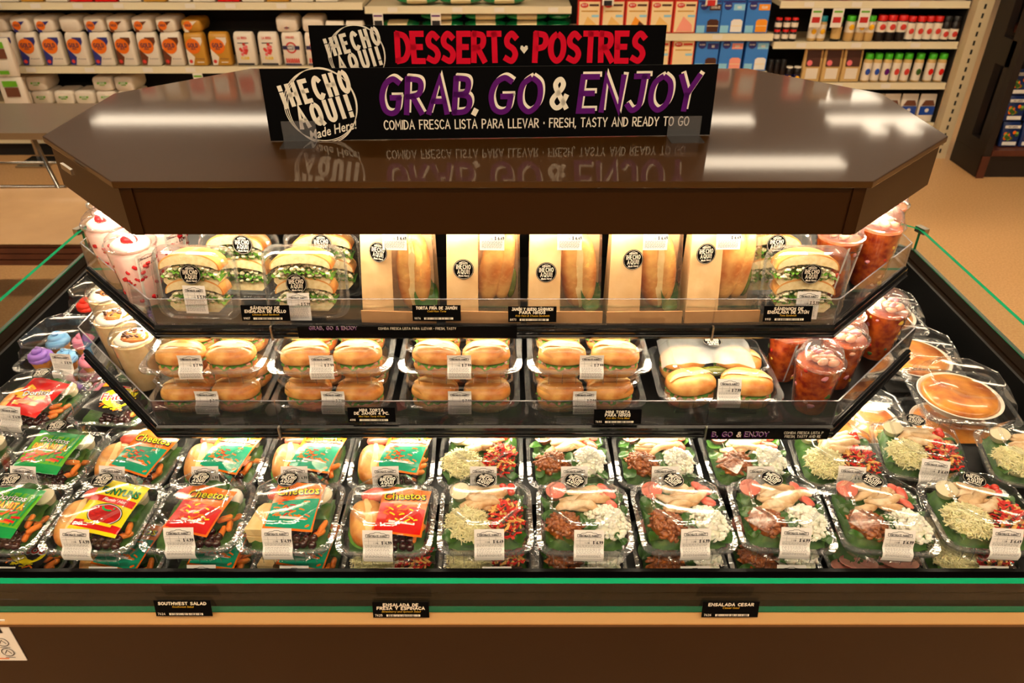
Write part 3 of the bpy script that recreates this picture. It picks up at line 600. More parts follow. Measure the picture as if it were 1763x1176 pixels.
def bed_mesh(key, w, d, z0, z1, m, jit=.006, n=16, seed=1):
    def mk():
        mb = MB(); rnd = random.Random(seed); g = []
        for j in range(n + 1):
            row = []
            for i in range(n + 1):
                u, v = i / n * 2 - 1, j / n * 2 - 1; e = max(abs(u), abs(v)); h = (z1 - z0) * (1 - e ** 6) + rnd.uniform(-jit, jit) * (e < .95)
                row.append((u * w / 2 * (1 - .06 * (abs(v) > .8)), v * d / 2 * (1 - .06 * (abs(u) > .8)), z0 + max(0, h)))
            g.append(row)
        mb.loft(g, 0, closed=False); return mb.mesh('greens', m, 1)
    return cached(('bed', key), mk)
def shred_mesh():
    def mk():
        mb = MB(); r = random.Random(3)
        for k in range(700):
            a = r.uniform(0, 2 * pi); q = r.random() ** .6; x, y = q * .037 * cos(a), q * .034 * sin(a); z = .024 * (1 - q * q) + r.uniform(-.002, .003)
            b = r.uniform(0, 2 * pi); L = r.uniform(.008, .017); dx, dy = cos(b) * L / 2, sin(b) * L / 2; s = r.uniform(-.003, .003)
            mb.tube([(x - dx, y - dy, z + s), (x, y, z + .0015), (x + dx, y + dy, z - s)], r.uniform(.0008, .0013), 3)
        mb.ell((0, 0, -.002), (.034, .031, .019), 12, 6); return mb.mesh('shredded_cheese', 'cheese', 1)
    return cached('shred', mk)
def crumble_mesh():
    def mk():
        mb = MB(); r = random.Random(5)
        for k in range(240):
            a = r.uniform(0, 2 * pi); q = r.random() ** .55; x, y = q * .034 * cos(a), q * .036 * sin(a); z = .025 * (1 - q * q) + r.uniform(-.002, .002); s = r.uniform(.0022, .0052)
            random.seed(k); mb.ell((x, y, z), (s, s * r.uniform(.7, 1.2), s * .8), 6, 4, 0, .22)
        mb.ell((0, 0, -.003), (.030, .032, .019), 12, 6); return mb.mesh('crumbled_cheese', 'crumble')
    return cached('crumb', mk)
def pecan_mesh():
    def mk():
        mb = MB(); r = random.Random(9)
        for k in range(110):
            a = r.uniform(0, 2 * pi); q = r.random() ** .55; x, y = q * .033 * cos(a), q * .028 * sin(a); z = .017 * (1 - q * q) + r.uniform(-.002, .002); s = r.uniform(.0036, .0058)
            T = Euler((r.uniform(-.6, .6), r.uniform(-.6, .6), r.uniform(0, 6.3))).to_matrix(); random.seed(k); mb.ell((x, y, z), (s * 1.55, s * .8, s * .65), 7, 5, 0, .14, T)
        mb.ell((0, 0, -.003), (.030, .025, .013), 12, 6); return mb.mesh('candied_nuts', 'pecan', 1)
    return cached('pecan', mk)
def strips_mesh():
    def mk():
        mb = MB(); r = random.Random(11)
        for k in range(210):
            a = r.uniform(0, 2 * pi); q = r.random() ** .55; x, y = q * .030 * cos(a), q * .044 * sin(a); z = .017 * (1 - q * q) + r.uniform(-.001, .005)
            L = r.uniform(.008, .020); T = TX(x, y, z, r.uniform(-.5, .5), r.uniform(-.5, .5), r.uniform(0, 6.3)); h = r.uniform(.0007, .001); w = r.uniform(.0014, .0026)
            mb.merge(MB().box(-L / 2, L / 2, -w, w, -h, h), T, r.choice((0, 0, 0, 1, 1, 2, 2)))
        return mb.mesh('tortilla_strips', ['strip_red', 'strip_dark', 'strip_tan'])
    return cached('strips', mk)
def chick_mesh(i):
    def mk():
        random.seed(20 + i); mb = MB(); r = random.Random(i); L = r.uniform(.030, .044)
        P = [(-L * (1 - 2 * t / 7), .006 * sin(2.2 * t / 7 * 3 + i), .003 * sin(3 * t / 7)) for t in range(8)]
        mb.tube(P, [.004, .0085, .0105, .011, .0105, .010, .008, .004], 8)
        mb.v = [(x * 1, y * 1.1 + random.uniform(-.0008, .0008), z * .62 + random.uniform(-.0006, .0006)) for x, y, z in mb.v]
        return mb.mesh('chicken_strip', 'chicken' if i % 2 else 'chicken_white', 1)
    return cached(('chick', i), mk)
def blob_mesh(key, r3, m, jit=.06, nu=12, nv=8, sq=1.0, name=None):
    def mk(): random.seed(str(key)); return MB().ell((0, 0, 0), r3, nu, nv, 0, jit, None, sq).mesh(name or key if isinstance(name or key, str) else 'piece', m, 1)
    return cached(('blob', key), mk)
def cup_small(par, x, y, z, m):
    c = lnk('dressing_cup', cached('dcup', lambda: MB().lathe([(.017, 0), (.021, .018), (.0225, .0185), (.0225, .020)], 20, 0, cap0=True).mesh('dressing_cup', 'plastic', 35)), par, (x, y, z), (R(10), R(-6), 0))
    lnk('dressing', cached(('dr', m), lambda: MB().lathe([(.0165, .001), (.0205, .0165), (.0, .0167)], 20, 0).mesh('dressing', m, 35)), c)
    lnk('cup_lid', cached('dlid', lambda: MB().lathe([(.0232, .018), (.0232, .0205), (.0205, .0208), (.0195, .0198), (.0, .0198)], 20, 0).mesh('cup_lid', 'plastic', 35)), c)
def leaves(t, spots, seed):
    r = random.Random(seed)
    for k, (x, y, z) in enumerate(spots):
        lnk('spinach_leaf', leaf_mesh((k + seed) % 5), t, (x, y, z), (r.uniform(-.4, .4), r.uniform(-.4, .4), r.uniform(0, 6.3)), r.uniform(.024, .034))
LEAFS = [(-.066, -.062, .043), (-.03, -.068, .045), (.0, -.066, .046), (.012, -.045, .054), (.0, -.03, .058), (.066, -.066, .043), (.071, .0, .047), (.066, .035, .047), (-.072, -.01, .047), (-.070, .025, .048), (.02, .068, .046), (.035, -.07, .043)]
def finish(t, b, l, path, H, price, lx, st, key, sticker=True, lines=True, w=.056, lift=0.0):
    if lift:
        for o in KIDS.get(t.name, []): o.location.z += lift
    lnk('base', b, t, label='clear plastic tray'); lnk('lid', l, t, label='clear plastic lid')
    if price: lnk('price_label', mesh_label(key, path, price, w, lines), t, (lx, 0, 0), label='white price label')
    if sticker: lnk('brand_sticker', mesh_sticker(), t, (st[0], st[1], H + .0006), (0, 0, st[2]), label='round black sticker reading HECHO AQUI')
def salad(kind, label, loc, rz, seed, group, lx=0.0, full=True, pink=True):
    r = random.Random(seed); b, l, path, H = clam()
    t = thing('salad_box', label, 'salad', loc, rz, group)
    lnk('greens', bed_mesh('s%d' % (seed % 3), .150, .150, .020, .044, 'greens', .006, 16, seed % 3), t)
    j = lambda a: r.uniform(-a, a)
    leaves(t, LEAFS if kind == 'spinach' else [(a, b_, c) for a, b_, c in LEAFS if abs(a) > .06 or b_ < -.06][:6], seed)
    sx = 1
    for k in range(7):
        lnk('chicken_strip', chick_mesh((seed + k) % 6), t, (j(.010) - .012 + .004 * k, .006 + .014 * (k % 4) + j(.003), .053 + .0045 * (k // 4) + .002 * (k % 2)), (R(j(14)), R(j(10)), R(j(26) + 8)), 1.0)
    if kind == 'spinach':
        lnk('candied_nuts', pecan_mesh(), t, (-.036 + j(.004), -.036 + j(.004), .045), (0, 0, j(1)), 1.18, kind='stuff')
        lnk('crumbled_cheese', crumble_mesh(), t, (.040 + j(.004), -.030 + j(.005), .043), (0, 0, j(1)), (1.14, 1.24, 1.1), kind='stuff')
        for k in range(4): lnk('fruit_slice', blob_mesh('fruit', (.016, .010, .006), 'fruit_pink', .08, name='fruit_slice'), t, (.042 + .010 * (k % 2) + j(.002), .058 - .014 * k + j(.002), .053 + .003 * (k % 2)), (R(j(20)), R(15 + j(15)), R(-40 + j(20))))
        cup_small(t, -.052, .050, .043, 'dressing_pink')
        finish(t, b, l, path, H, '6.99', lx + .004, (-.012 + j(.006), .046, R(-38 + j(14))), 'clam', full, lift=.014)
    else:
        lnk('shredded_cheese', shred_mesh(), t, (-.036 + j(.004), -.034 + j(.004), .044), (0, 0, j(3)), (1.24, 1.2, 1.1), kind='stuff')
        lnk('tortilla_strips', strips_mesh(), t, (.040 + j(.003), -.022 + j(.004), .047), (0, 0, R(j(14))), (1.15, 1.1, 1.1), kind='stuff')
        for k in range(4): lnk('cherry_tomato', blob_mesh('tom', (.0085, .0085, .008), 'tomato', .0, name='cherry_tomato'), t, (.034 + .017 * (k % 2), .046 + .014 * (k // 2), .053))
        cup_small(t, -.050, .046, .044, 'dressing_cream')
        finish(t, b, l, path, H, '6.49', lx + .008, (-.006 + j(.006), .046, R(-30 + j(14))), 'clam', full, lift=.014)
    return t
# --- snack boxes with a roll and a chip bag
def score(mb, r3, dep, w):
    """pale split along the top of a roll"""
    L, Q = [], []
    for k in range(17):
        a = R(24 + 132 * k / 16); x = r3[0] * abs(cos(a)) ** .82 * (1 if cos(a) > 0 else -1); z = r3[2] * abs(sin(a)) ** .82 - dep * (1 - (x / r3[0]) ** 2) + .0022; h = w * (.25 + .75 * sin(pi * k / 16)); y = r3[1] * .05 * sin(k * .7)
        L.append((x, y - h, z + dep * .12)); Q.append((x, y + h, z + dep * .12))
    mid = [((a[0] + b[0]) / 2, (a[1] + b[1]) / 2, a[2] - .0012) for a, b in zip(L, Q)]
    mb.loft([L, mid, Q], 1, closed=False)
def bun_mesh(key, r3, m='bread_gold', slit=True):
    def mk():
        mb = MB(); nu, nv = 20, 12
        mb.ell((0, 0, 0), r3, nu, nv, 0, 0, None, .82)
        vs = []
        for x, y, z in mb.v:
            a = x / r3[0]; bb = y / r3[1]
            if slit and z > 0: z -= r3[2] * .22 * math.exp(-(bb * 4.5) ** 2) * (1 - a * a); 
            n = noise.noise(Vector((x, y, z)) * 40 + Vector((hash(str(key)) % 17, 0, 0))); vs.append((x * (1 + .03 * n), y * (1 + .03 * n), z * (1 + .06 * n) if z > 0 else z * .8))
        mb.v = vs
        if slit: score(mb, r3, .22 * r3[2], r3[1] * .20)
        return mb.mesh('roll', [m, 'bread_pale'], 1)
    return cached(('bun', key), mk)
def bag_mesh(key, W, L, zones, art, mats, thick=.012):
    """pillow pack lying flat; zones = [(t, material)] from the top end down"""
    def mk():
        mb = MB(); nx, ny = 10, 16
        def g(sgn):
            rows = []
            for j in range(ny + 1):
                v = j / ny; row = []
                for i in range(nx + 1):
                    u = i / nx * 2 - 1; h = max(0, (1 - u ** 4)) * max(0, sin(pi * min(1, max(0, (v - .05) / .9)))) ** .55
                    cr = .0006 * sin(u * 60) if v in (0, 1) else 0
                    wr = .0012 * noise.noise(Vector((u * 2.3, v * 4.1, len(key) + sgn)))
                    row.append((u * W / 2 * (1 - .05 * sin(pi * v)), L / 2 - v * L, sgn * (thick * .5 * h) + (wr + cr) * 1.0))
                rows.append(row)
            return rows
        ms = []
        for j in range(ny):
            v = (j + .5) / ny; m = 0
            for tt, q in zones:
                if v >= tt: m = q
            ms.append(m)
        mb.loft(g(1), 0, closed=False, ms=ms); mb.loft([list(reversed(r)) for r in g(-1)], 0, closed=False, ms=ms)
        a = MB(); art(a)
        def zf(x, y):
            u = x / (W / 2); v = (L / 2 - y) / L; h = max(0, (1 - u ** 4)) * max(0, sin(pi * min(1, max(0, (v - .05) / .9)))) ** .55
            return thick * .5 * h + .0012 * noise.noise(Vector((u * 2.3, v * 4.1, len(key) + 1)))
        a.v = [(x, y, zf(x, y) + .0009 + z) for x, y, z in a.v]; mb.merge(a)
        return mb.mesh('chip_bag', mats, 40)
    return cached(('bag', key), mk)
def sub(mb, pts, m, z=0.0, n=5):
    """filled quad split so that it follows the pack"""
    a, b, c, d = [Vector(p) for p in pts]
    for i in range(n):
        for j in range(n):
            q = [a.lerp(b, s).lerp(d.lerp(c, s), t_) for s, t_ in ((i / n, j / n), ((i + 1) / n, j / n), ((i + 1) / n, (j + 1) / n), (i / n, (j + 1) / n))]
            mb.add([(p.x, p.y, z) for p in q], [(0, 1, 2, 3)], m)
def chips(mb, cx, cy, w, h, ms, n, z, seed, L=.012, th=.003):
    r = random.Random(seed)
    for k in range(n):
        x, y, a = cx + r.uniform(-w, w), cy + r.uniform(-h, h), r.uniform(-.5, .9); q = L * r.uniform(.6, 1.2) / 2
        ribbon(mb, [(x - cos(a) * q, y - sin(a) * q), (x, y + .0006), (x + cos(a) * q, y + sin(a) * q)], th, r.choice(ms), z + k * .00001)
def art_cheet(low):
    def f(a):
        # mats: 0 orange 1 low 2 yellow 3 black 4 red 5 white
        sub(a, [(-.044, -.052), (.044, -.052), (.044, .020 if low == 'g' else .006), (-.044, .0 if low == 'g' else .012)], 1, 0)
        ftext(a, 'Cheetos', .0015, .0225, .028, 3, .0003, bold=.055, rot=R(9), xs=.86); ftext(a, 'Cheetos', 0, .0235, .028, 2, .0005, bold=.012, rot=R(9), xs=.86)
        chips(a, .0, -.012, .032, .020, [0, 0, 4 if low == 'g' else 2, 0], 26, .0003, low); sub(a, [(-.02, -.034), (.03, -.034), (.03, -.029), (-.02, -.029)], 5, .0004, 3)
    return f
def art_dor(a):
    # 0 green 1 lime 2 yellow 3 black 4 red 5 white 6 orange
    r = random.Random(2)
    for k in range(16): x = -.045 + k * .006; sub(a, [(x, -.034), (x + .003, -.034), (x + .008, .044), (x + .004, .044)], r.choice((1, 1, 0)), .0001, 4)
    chips(a, 0, -.018, .036, .016, [4, 4, 6, 4], 22, .0003, 4, .022, .005)
    ftext(a, 'Doritos', .0, .022, .020, 3, .0004, bold=.05); ftext(a, 'Doritos', 0, .0225, .020, 5, .0006, bold=.01)
    text(a, 'DINAMITA', 0, .003, .0125, .42, 4, .0004, .85, .3, k=2); text(a, 'DINAMITA', 0, .003, .0125, .2, 2, .0006, .85, .3, k=2)
    sub(a, [(-.02, -.004), (.022, -.004), (.022, .0), (-.02, .0)], 5, .0004, 3)
def art_fun(a):
    # 0 yellow 1 red 2 green 3 black 4 white 5 darkred
    ftext(a, 'FUNYUNS', .004, .026, .023, 3, .0004, bold=.05, xs=.74, rot=R(2)); ftext(a, 'FUNYUNS', .004, .027, .023, 2, .0006, bold=.005, xs=.74, rot=R(2))
    sub(a, [(-.045, .006), (.045, .004), (.045, .020), (-.045, .020)], 1, .0002); ftext(a, "Flamin' Hot", .004, .0095, .010, 4, .0005, bold=.02, shear=.3)
    disc(a, .004, -.020, .034, 3, .0003, 28, .024); disc(a, .004, -.020, .0325, 4, .0004, 28, .0225); disc(a, .004, -.020, .031, 5, .0005, 28, .021); chips(a, .004, -.020, .020, .012, [1, 5, 1], 22, .0006, 8, .014, .004)
    ribbon(a, [(.004 + .012 * cos(R(q)), -.004 + .008 * sin(R(q))) for q in range(180, 361, 20)], .004, 2, .0007)
    sub(a, [(-.025, -.044), (.03, -.044), (.03, -.038), (-.025, -.038)], 0, .0008, 3)
def art_nacho(a):
    chips(a, -.01, -.008, .03, .03, [2, 2, 6], 14, .0002, 4, .026, .012); ftext(a, 'Doritos', .006, .0, .022, 3, .0005, bold=.06, rot=R(20)); ftext(a, 'Doritos', .006, .0005, .022, 5, .0007, bold=.01, rot=R(20))
def art_frit(a):
    sub(a, [(-.046, .012), (.04, .030), (.046, .046), (-.046, .034)], 6, .0002); disc(a, .010, -.014, .036, 2, .0002, 24, .028)
    ftext(a, 'Fritos', .010, -.022, .030, 5, .0004, bold=.07, rot=R(14)); ftext(a, 'Fritos', .010, -.0215, .030, 4, .0006, bold=.02, rot=R(14)); chips(a, .01, -.044, .03, .006, [2, 6], 12, .0003, 6)
BAGS = dict(
    cheet_red=lambda: bag_mesh('cheet_red', .096, .112, [(0, 0), (.94, 0)], art_cheet('r'), ['bag_orange', 'bag_red', 'bag_yellow', 'bag_black', 'bag_crimson', 'bag_white']),
    cheet_green=lambda: bag_mesh('cheet_green', .096, .112, [(0, 0)], art_cheet('g'), ['bag_orange', 'bag_teal', 'bag_yellow', 'bag_black', 'bag_crimson', 'bag_white']),
    dor_green=lambda: bag_mesh('dor_green', .104, .118, [(0, 0), (.1, 1), (.8, 0)], art_dor, ['bag_green', 'bag_lime', 'bag_yellow', 'bag_black', 'bag_red', 'bag_white', 'bag_orange']),
    funyun=lambda: bag_mesh('funyun', .098, .122, [(0, 0), (.84, 1), (.95, 0)], art_fun, ['bag_yellow', 'bag_red', 'bag_green', 'bag_black', 'bag_white', 'bag_crimson']),
    dor_red=lambda: bag_mesh('dor_red', .104, .118, [(0, 0)], art_nacho, ['bag_red', 'bag_crimson', 'bag_gold', 'bag_black', 'bag_red', 'bag_white', 'bag_orange']),
    fritos=lambda: bag_mesh('fritos', .104, .118, [(0, 0)], art_frit, ['bag_black', 'bag_black', 'bag_yellow', 'bag_black', 'bag_red', 'bag_white', 'bag_orange']))
def carrot_mesh(): return cached('carrot', lambda: MB().tube([(-.022, 0, 0), (-.018, 0, 0), (-.006, .001, .0), (.012, -.001, 0), (.019, 0, 0), (.023, 0, 0)], [.003, .0075, .0088, .0082, .0068, .002], 9).mesh('carrot_stick', 'carrot', 1))
def sandwich_half(t, x, y, z, rz, s=1.0):
    """a cut bun half standing on its side with lettuce between the crusts"""
    q = lnk('sandwich_roll', bun_mesh('half', (.040, .050, .024), 'bread_gold', False), t, (x, y, z), (0, R(-12), rz), s)
    return q
def snack(bag, label, loc, rz, seed, group, bagpos=(.018, -.004), bagrot=-8, roll=True, slices=False, lx=0.0, full=True, price='4.99', carrots=True, cup=True, face=0):
    r = random.Random(seed); b, l, path, H = clam(); j = lambda a: r.uniform(-a, a)
    t = thing('snack_box', label, 'snack box', loc, rz, group)
    if roll:
        lnk('sandwich_roll', bun_mesh('snack', (.056, .036, .026), 'bread_gold', True), t, (-.038 + j(.002), -.018 + j(.004), .034), (R(8), R(-4), R(96 + j(10))))
        lnk('lettuce', cached('slet', lambda: MB().lathe([(.0, 0), (.031, .001), (.036, .003), (.039, .0)], 18, 0).T(TX(s=(1, 1.35, 1))).mesh('lettuce', 'lettuce', 1)), t, (-.038, -.018, .020))
    if slices:
        for k in range(2): lnk('bread_slice', cached('slice', lambda: MB().prism([(-.018, -.04), (.018, -.04), (.020, .02), (.012, .032), (-.012, .032), (-.02, .02)], 0, .016).mesh('bread_slice', 'bread_pale')), t, (-.052, -.012, .012 + .02 * k), (0, R(-10), R(-12)))
    for k in range(15): lnk('grape', blob_mesh('grape', (.0085, .0085, .009), 'grape', 0, name='grape'), t, (-.012 + .0155 * (k % 5) + j(.002), -.064 + .0145 * (k // 5), .020 + .003 * (k % 2)))
    for k in range(4 if seed % 2 == 0 else 2): lnk('carrot_stick', carrot_mesh(), t, (.056 + .008 * (k % 2) + j(.003), -.040 + .013 * k, .024 + .006 * (k % 3)), (0, R(j(14)), R(58 + j(50))), .70)
    lnk('lettuce_bed', bed_mesh('snackbed', .145, .145, .010, .020, 'greens', .005, 14, 5), t)
    if seed != 32: cup_small(t, .052, .048, .028, 'dressing_cream')
    for k in range(2): lnk('lettuce_leaf', leaf_mesh(k + 1), t, (.055 - .03 * k, .008 + .05 * k, .036), (R(10), R(-10), R(40 + 70 * k)), .052)
    if seed == 32: lnk('egg_half', blob_mesh('egg', (.017, .021, .015), 'egg', 0, name='egg_half'), t, (.054, .050, .030), (R(12), 0, R(20)))
    lnk('fruit_slice', blob_mesh('applefr', (.030, .017, .013), 'fruit_pink', .05, name='fruit_slice'), t, (-.034, .054, .040), (0, 0, R(10)))
    lnk('lettuce_leaf', leaf_mesh(2), t, (.014, .060, .042), (R(20), 0, R(70 + j(20))), .05)
    lnk('chip_bag', BAGS[bag](), t, (bagpos[0] + j(.002), bagpos[1] + j(.002), .0585), (R(7 + j(2)), R(3 + j(3)), R(bagrot + j(3))), 1.0)
    finish(t, b, l, path, H, price, lx - .006, (-.008 + j(.006), .046, R(face + j(8))), 'clam', full, lift=.013, lines=True)
    return t

# ================================================================ the front well: two rows of boxes, two deep
ZD = .7077; PIT = .1
CH = 'snack boxes on the front of the well'; SA = 'salads on the front of the well'
row1 = [('n', 'dor_green', -.995), ('n', 'funyun', -.806), ('n', 'cheet_red', -.618), ('n', 'cheet_green', -.433), ('n', 'cheet_red', -.243), ('s', 'southwest', -.052), ('s', 'spinach', .141), ('s', 'spinach', .336), ('s', 'spinach', .531), ('s', 'spinach', .724), ('s', 'southwest', .922)]
L1 = ['snack box with a green chip bag at the end of the front row', 'snack box with a yellow chip bag and a roll', 'snack box with a red and orange chip bag and no roll in the front row', 'snack box with an orange and teal chip bag beside white bread slices', 'snack box with a round roll left of a red and orange chip bag',
      'chicken salad with shredded cheese and red tortilla strips beside the red chip box', 'spinach salad with candied nuts and crumbled cheese beside the chicken tortilla strip salad', 'second spinach and nut salad from the chip boxes', 'third spinach and nut salad from the chip boxes', 'fourth spinach and nut salad from the chip boxes, with bright red fruit', 'chicken salad with shredded cheese, tortilla strips and cherry tomatoes']
L0 = ['dark snack box underneath the green chip bag box', 'roll box underneath the yellow chip bag box', 'snack box with carrots underneath the red chip box without a roll', 'snack box with red fruit underneath the teal chip bag box', 'tortilla strip salad underneath the roll and red chip box', 'cheese salad underneath the chicken tortilla strip salad', 'spinach salad underneath the spinach salad next to the tortilla strips', 'spinach salad underneath the second spinach and nut salad', 'spinach salad underneath the third spinach and nut salad', 'sliced ham salad underneath the fourth spinach and nut salad', 'cheese salad underneath the cherry tomato salad']
for i, (k, a, x) in enumerate(row1):
    y = 1.068 + (.0, .0, .004, .002, -.003, .0, -.002, .001, .004, -.001, .002)[i]; rz = R((-2, -2, 1, 0, -1, 1, -1, 2, -3, -4, -4)[i])
    if k == 'n':
        kw = dict(dor_green=dict(bagpos=(.006, -.012), bagrot=-2, roll=False), funyun=dict(bagpos=(.020, .0), bagrot=-10), cheet_red=dict(bagpos=(.012, -.008), bagrot=-14) if i == 2 else dict(bagpos=(.030, -.006), bagrot=-4), cheet_green=dict(bagpos=(.008, .0), bagrot=-4, roll=False, slices=True))[a]
        if i == 2: kw['roll'] = False
        snack(a, L1[i], (x, y, ZD + PIT), rz, 30 + i, CH, **kw)
    else: salad(a, L1[i], (x, y, ZD + PIT), rz, 30 + i, SA)
    # the box underneath, only its front shows
    x2 = x + (.004, .012, .010, .006, .010, .006, -.002, .004, .000, .002, -.004)[i]
    if i < 4: snack('fritos' if i == 0 else 'cheet_green', L0[i], (x2, y - .002, ZD), rz * .5, 60 + i, 'snack boxes underneath', roll=(i == 1), slices=(i == 3), full=False, lx=.012)
    elif i == 9:
        b, l, path, H = clam(); t = thing('ham_box', L0[i], 'salad', (x2, y - .002, ZD), 0, 'salads underneath')
        lnk('greens', bed_mesh('s0', .150, .150, .020, .044, 'spinach'), t)
        for q in range(6): lnk('ham_slice', cached('hams', lambda: MB().lathe([(0, .0), (.03, .001), (.036, .004), (.037, .003)], 16).mesh('ham_slice', 'ham_pink', 1)), t, (-.05 + .02 * q, -.04 + .01 * (q % 2), .046 + .002 * (q % 3)), (R(-24), 0, 0))
        finish(t, b, l, path, H, None, 0, (0, 0, 0), 'clam', False)
    else: salad('southwest' if i in (4, 5, 10) else 'spinach', L0[i], (x2, y - .002, ZD), rz * .5, 60 + i, 'salads underneath', lx=.008, full=False)
row2 = [('n', 'dor_green', -1.012, 1.262), ('n', 'cheet_green', -.826, 1.262), ('n', 'cheet_green', -.638, 1.262), ('n', 'cheet_green', -.450, 1.262), ('n', 'cheet_green', -.262, 1.262), ('s', 'southwest', -.068, 1.262), ('s', 'spinach', .125, 1.262), ('s', 'spinach', .318, 1.262), ('s', 'spinach', .516, 1.262), ('s', 'southwest', .712, 1.262), ('s', 'southwest', .905, 1.282), ('s', 'southwest', 1.134, 1.258)]
L2 = ['snack box with a green chip bag beside the cookie boxes, behind the front row', 'snack box with a golden roll and chip bag under the corner of the lower shelf', 'roll and green chip bag box behind the red chip box without a roll', 'roll and green chip bag box behind the teal chip bag box', 'roll and green chip bag box behind the red chip bag roll box', 'shredded cheese and tortilla strip salad behind the chicken tortilla strip salad', 'nut and crumbled cheese salad in the second row next to the tortilla strips', 'nut and crumbled cheese salad second from the tortilla strips in the second row', 'nut and crumbled cheese salad under the lettered rail strip', 'cheese salad with a cream dressing cup under the corner of the lower shelf', 'chicken and shredded cheese salad in front of the pies, with a cream dressing cup', 'chicken and tortilla strip salad in the corner by the black wall']
for i, (k, a, x, y) in enumerate(row2):
    rz = R((-4, -4, 1, 0, 2, 0, 1, -1, 0, -6, -12, -14)[i]); z = .788
    if k == 'n': snack(a, L2[i], (x, y, z), rz, 90 + i, 'snack boxes in the second row', bagpos=((.004, -.006) if i == 0 else (.026, -.008)), bagrot=(-4 if i == 0 else -14), roll=i > 0, full=(i == 0))
    else: salad(a, L2[i], (x, y, z), rz, 90 + i, 'salads in the second row', full=(i in (10,)))
# boxes along the side of the well
for bag, x, y, z, rz, lab in (('dor_red', -1.150, 1.466, .788, -8, 'snack box with a red chip bag between the cookie box and the black wall'), ('fritos', -.958, 1.474, .788, -4, 'snack box with a black chip bag under the lower shelf corner'), ('cheet_red', -1.212, 1.262, .788, -5, 'roll box in the corner by the black wall beside the green chip box')):
    snack(bag, lab, (x, y, z), R(rz), int(-x * 1000), 'snack boxes along the side wall', roll=bag != 'fritos', bagpos=(.008, -.012), bagrot=-10, full=(bag == 'dor_red'), price=None if bag == 'fritos' else '4.99')
# ================================================================ upper shelf
ZU = 1.1092; ZL = .9112
def hoagie(par, cx, z, s, filling, kind):
    """half sandwich showing its cut face towards -y: bun top, filling, bun bottom"""
    def top():
        n = 16; f = []; 
        for k in range(n + 1): a = pi * k / n; f.append((.062 * cos(a) * (1 - .06 * sin(a)), .034 * sin(a) ** .8 + .012))
        f += [(-.060, .010), (-.045, .018), (-.02, .022), (0, .024), (.025, .021), (.045, .017), (.060, .010)]
        mb = MB(); m0 = [(x, -.022, zz) for x, zz in f]; m1 = [(x * .97, .026, zz * .97) for x, zz in f]; N = len(f)
        mb.loft([m1, m0], 0); inner = [(x * .95, -.0225, .022 + (zz - .022) * .84) for x, zz in f]; mb.loft([m0, inner], 0); mb.poly(inner, 1); mb.poly(list(reversed(m1)), 0)
        return mb.mesh('bread_top', ['bread', 'crumb'], 50)
    def bot():
        f = [(-.056, .0), (-.045, -.012), (.045, -.012), (.057, .0), (.054, .010), (.02, .007), (-.02, .010), (-.055, .008)]
        mb = MB(); m0 = [(x, -.021, zz) for x, zz in f]; m1 = [(x * .97, .026, zz) for x, zz in f]
        mb.loft([m1, m0], 0); mb.poly(list(m0), 1); mb.poly(list(reversed(m1)), 0); return mb.mesh('bread_bottom', ['bread_pale', 'crumb'], 50)
    def fil():
        mb = MB(); r = random.Random(4); random.seed(4)
        for k in range(150):
            q = r.uniform(.003, .0065); x = r.uniform(-.055, .055); mb.ell((x, r.uniform(-.024, .018), r.uniform(-.005, .004 + .016 * (1 - (x / .058) ** 2))), (q, q, q * .7), 6, 4, 0, .2)
        return mb.mesh('salad_filling', 'filling')
    def let():
        mb = MB(); rows = []
        for jn in range(5):
            rows.append([(-.062 + .124 * i / 40, -.026 + .012 * jn, .0025 * sin(i * 1.7 + jn) + .002 * sin(i * .6)) for i in range(41)])
        mb.loft(rows, 0, closed=False); return mb.mesh('lettuce', 'lettuce', 1)
    lnk('bread_bottom', cached('hbot', bot), par, (cx, 0, z), (0, 0, 0), s); lnk('salad_filling', cached('hfil', fil), par, (cx, 0, z + .0145 * s), (0, 0, 0), s, kind='stuff')
    lnk('lettuce', cached('hlet', let), par, (cx, 0, z + .010 * s), (0, 0, 0), s); lnk('lettuce', cached('hlet', let), par, (cx + .004, -.001, z + .0225 * s), (R(6), R(3), 0), (s * .8, s, s)); lnk('bread_top', cached('htop', top), par, (cx, 0, z + .016 * s), (0, 0, 0), s)
def ring_xz(w, h, r, y, n=5, cz=0): return [(p[0], y, p[1] + cz) for p in rr(w, h, r, 0, n)]
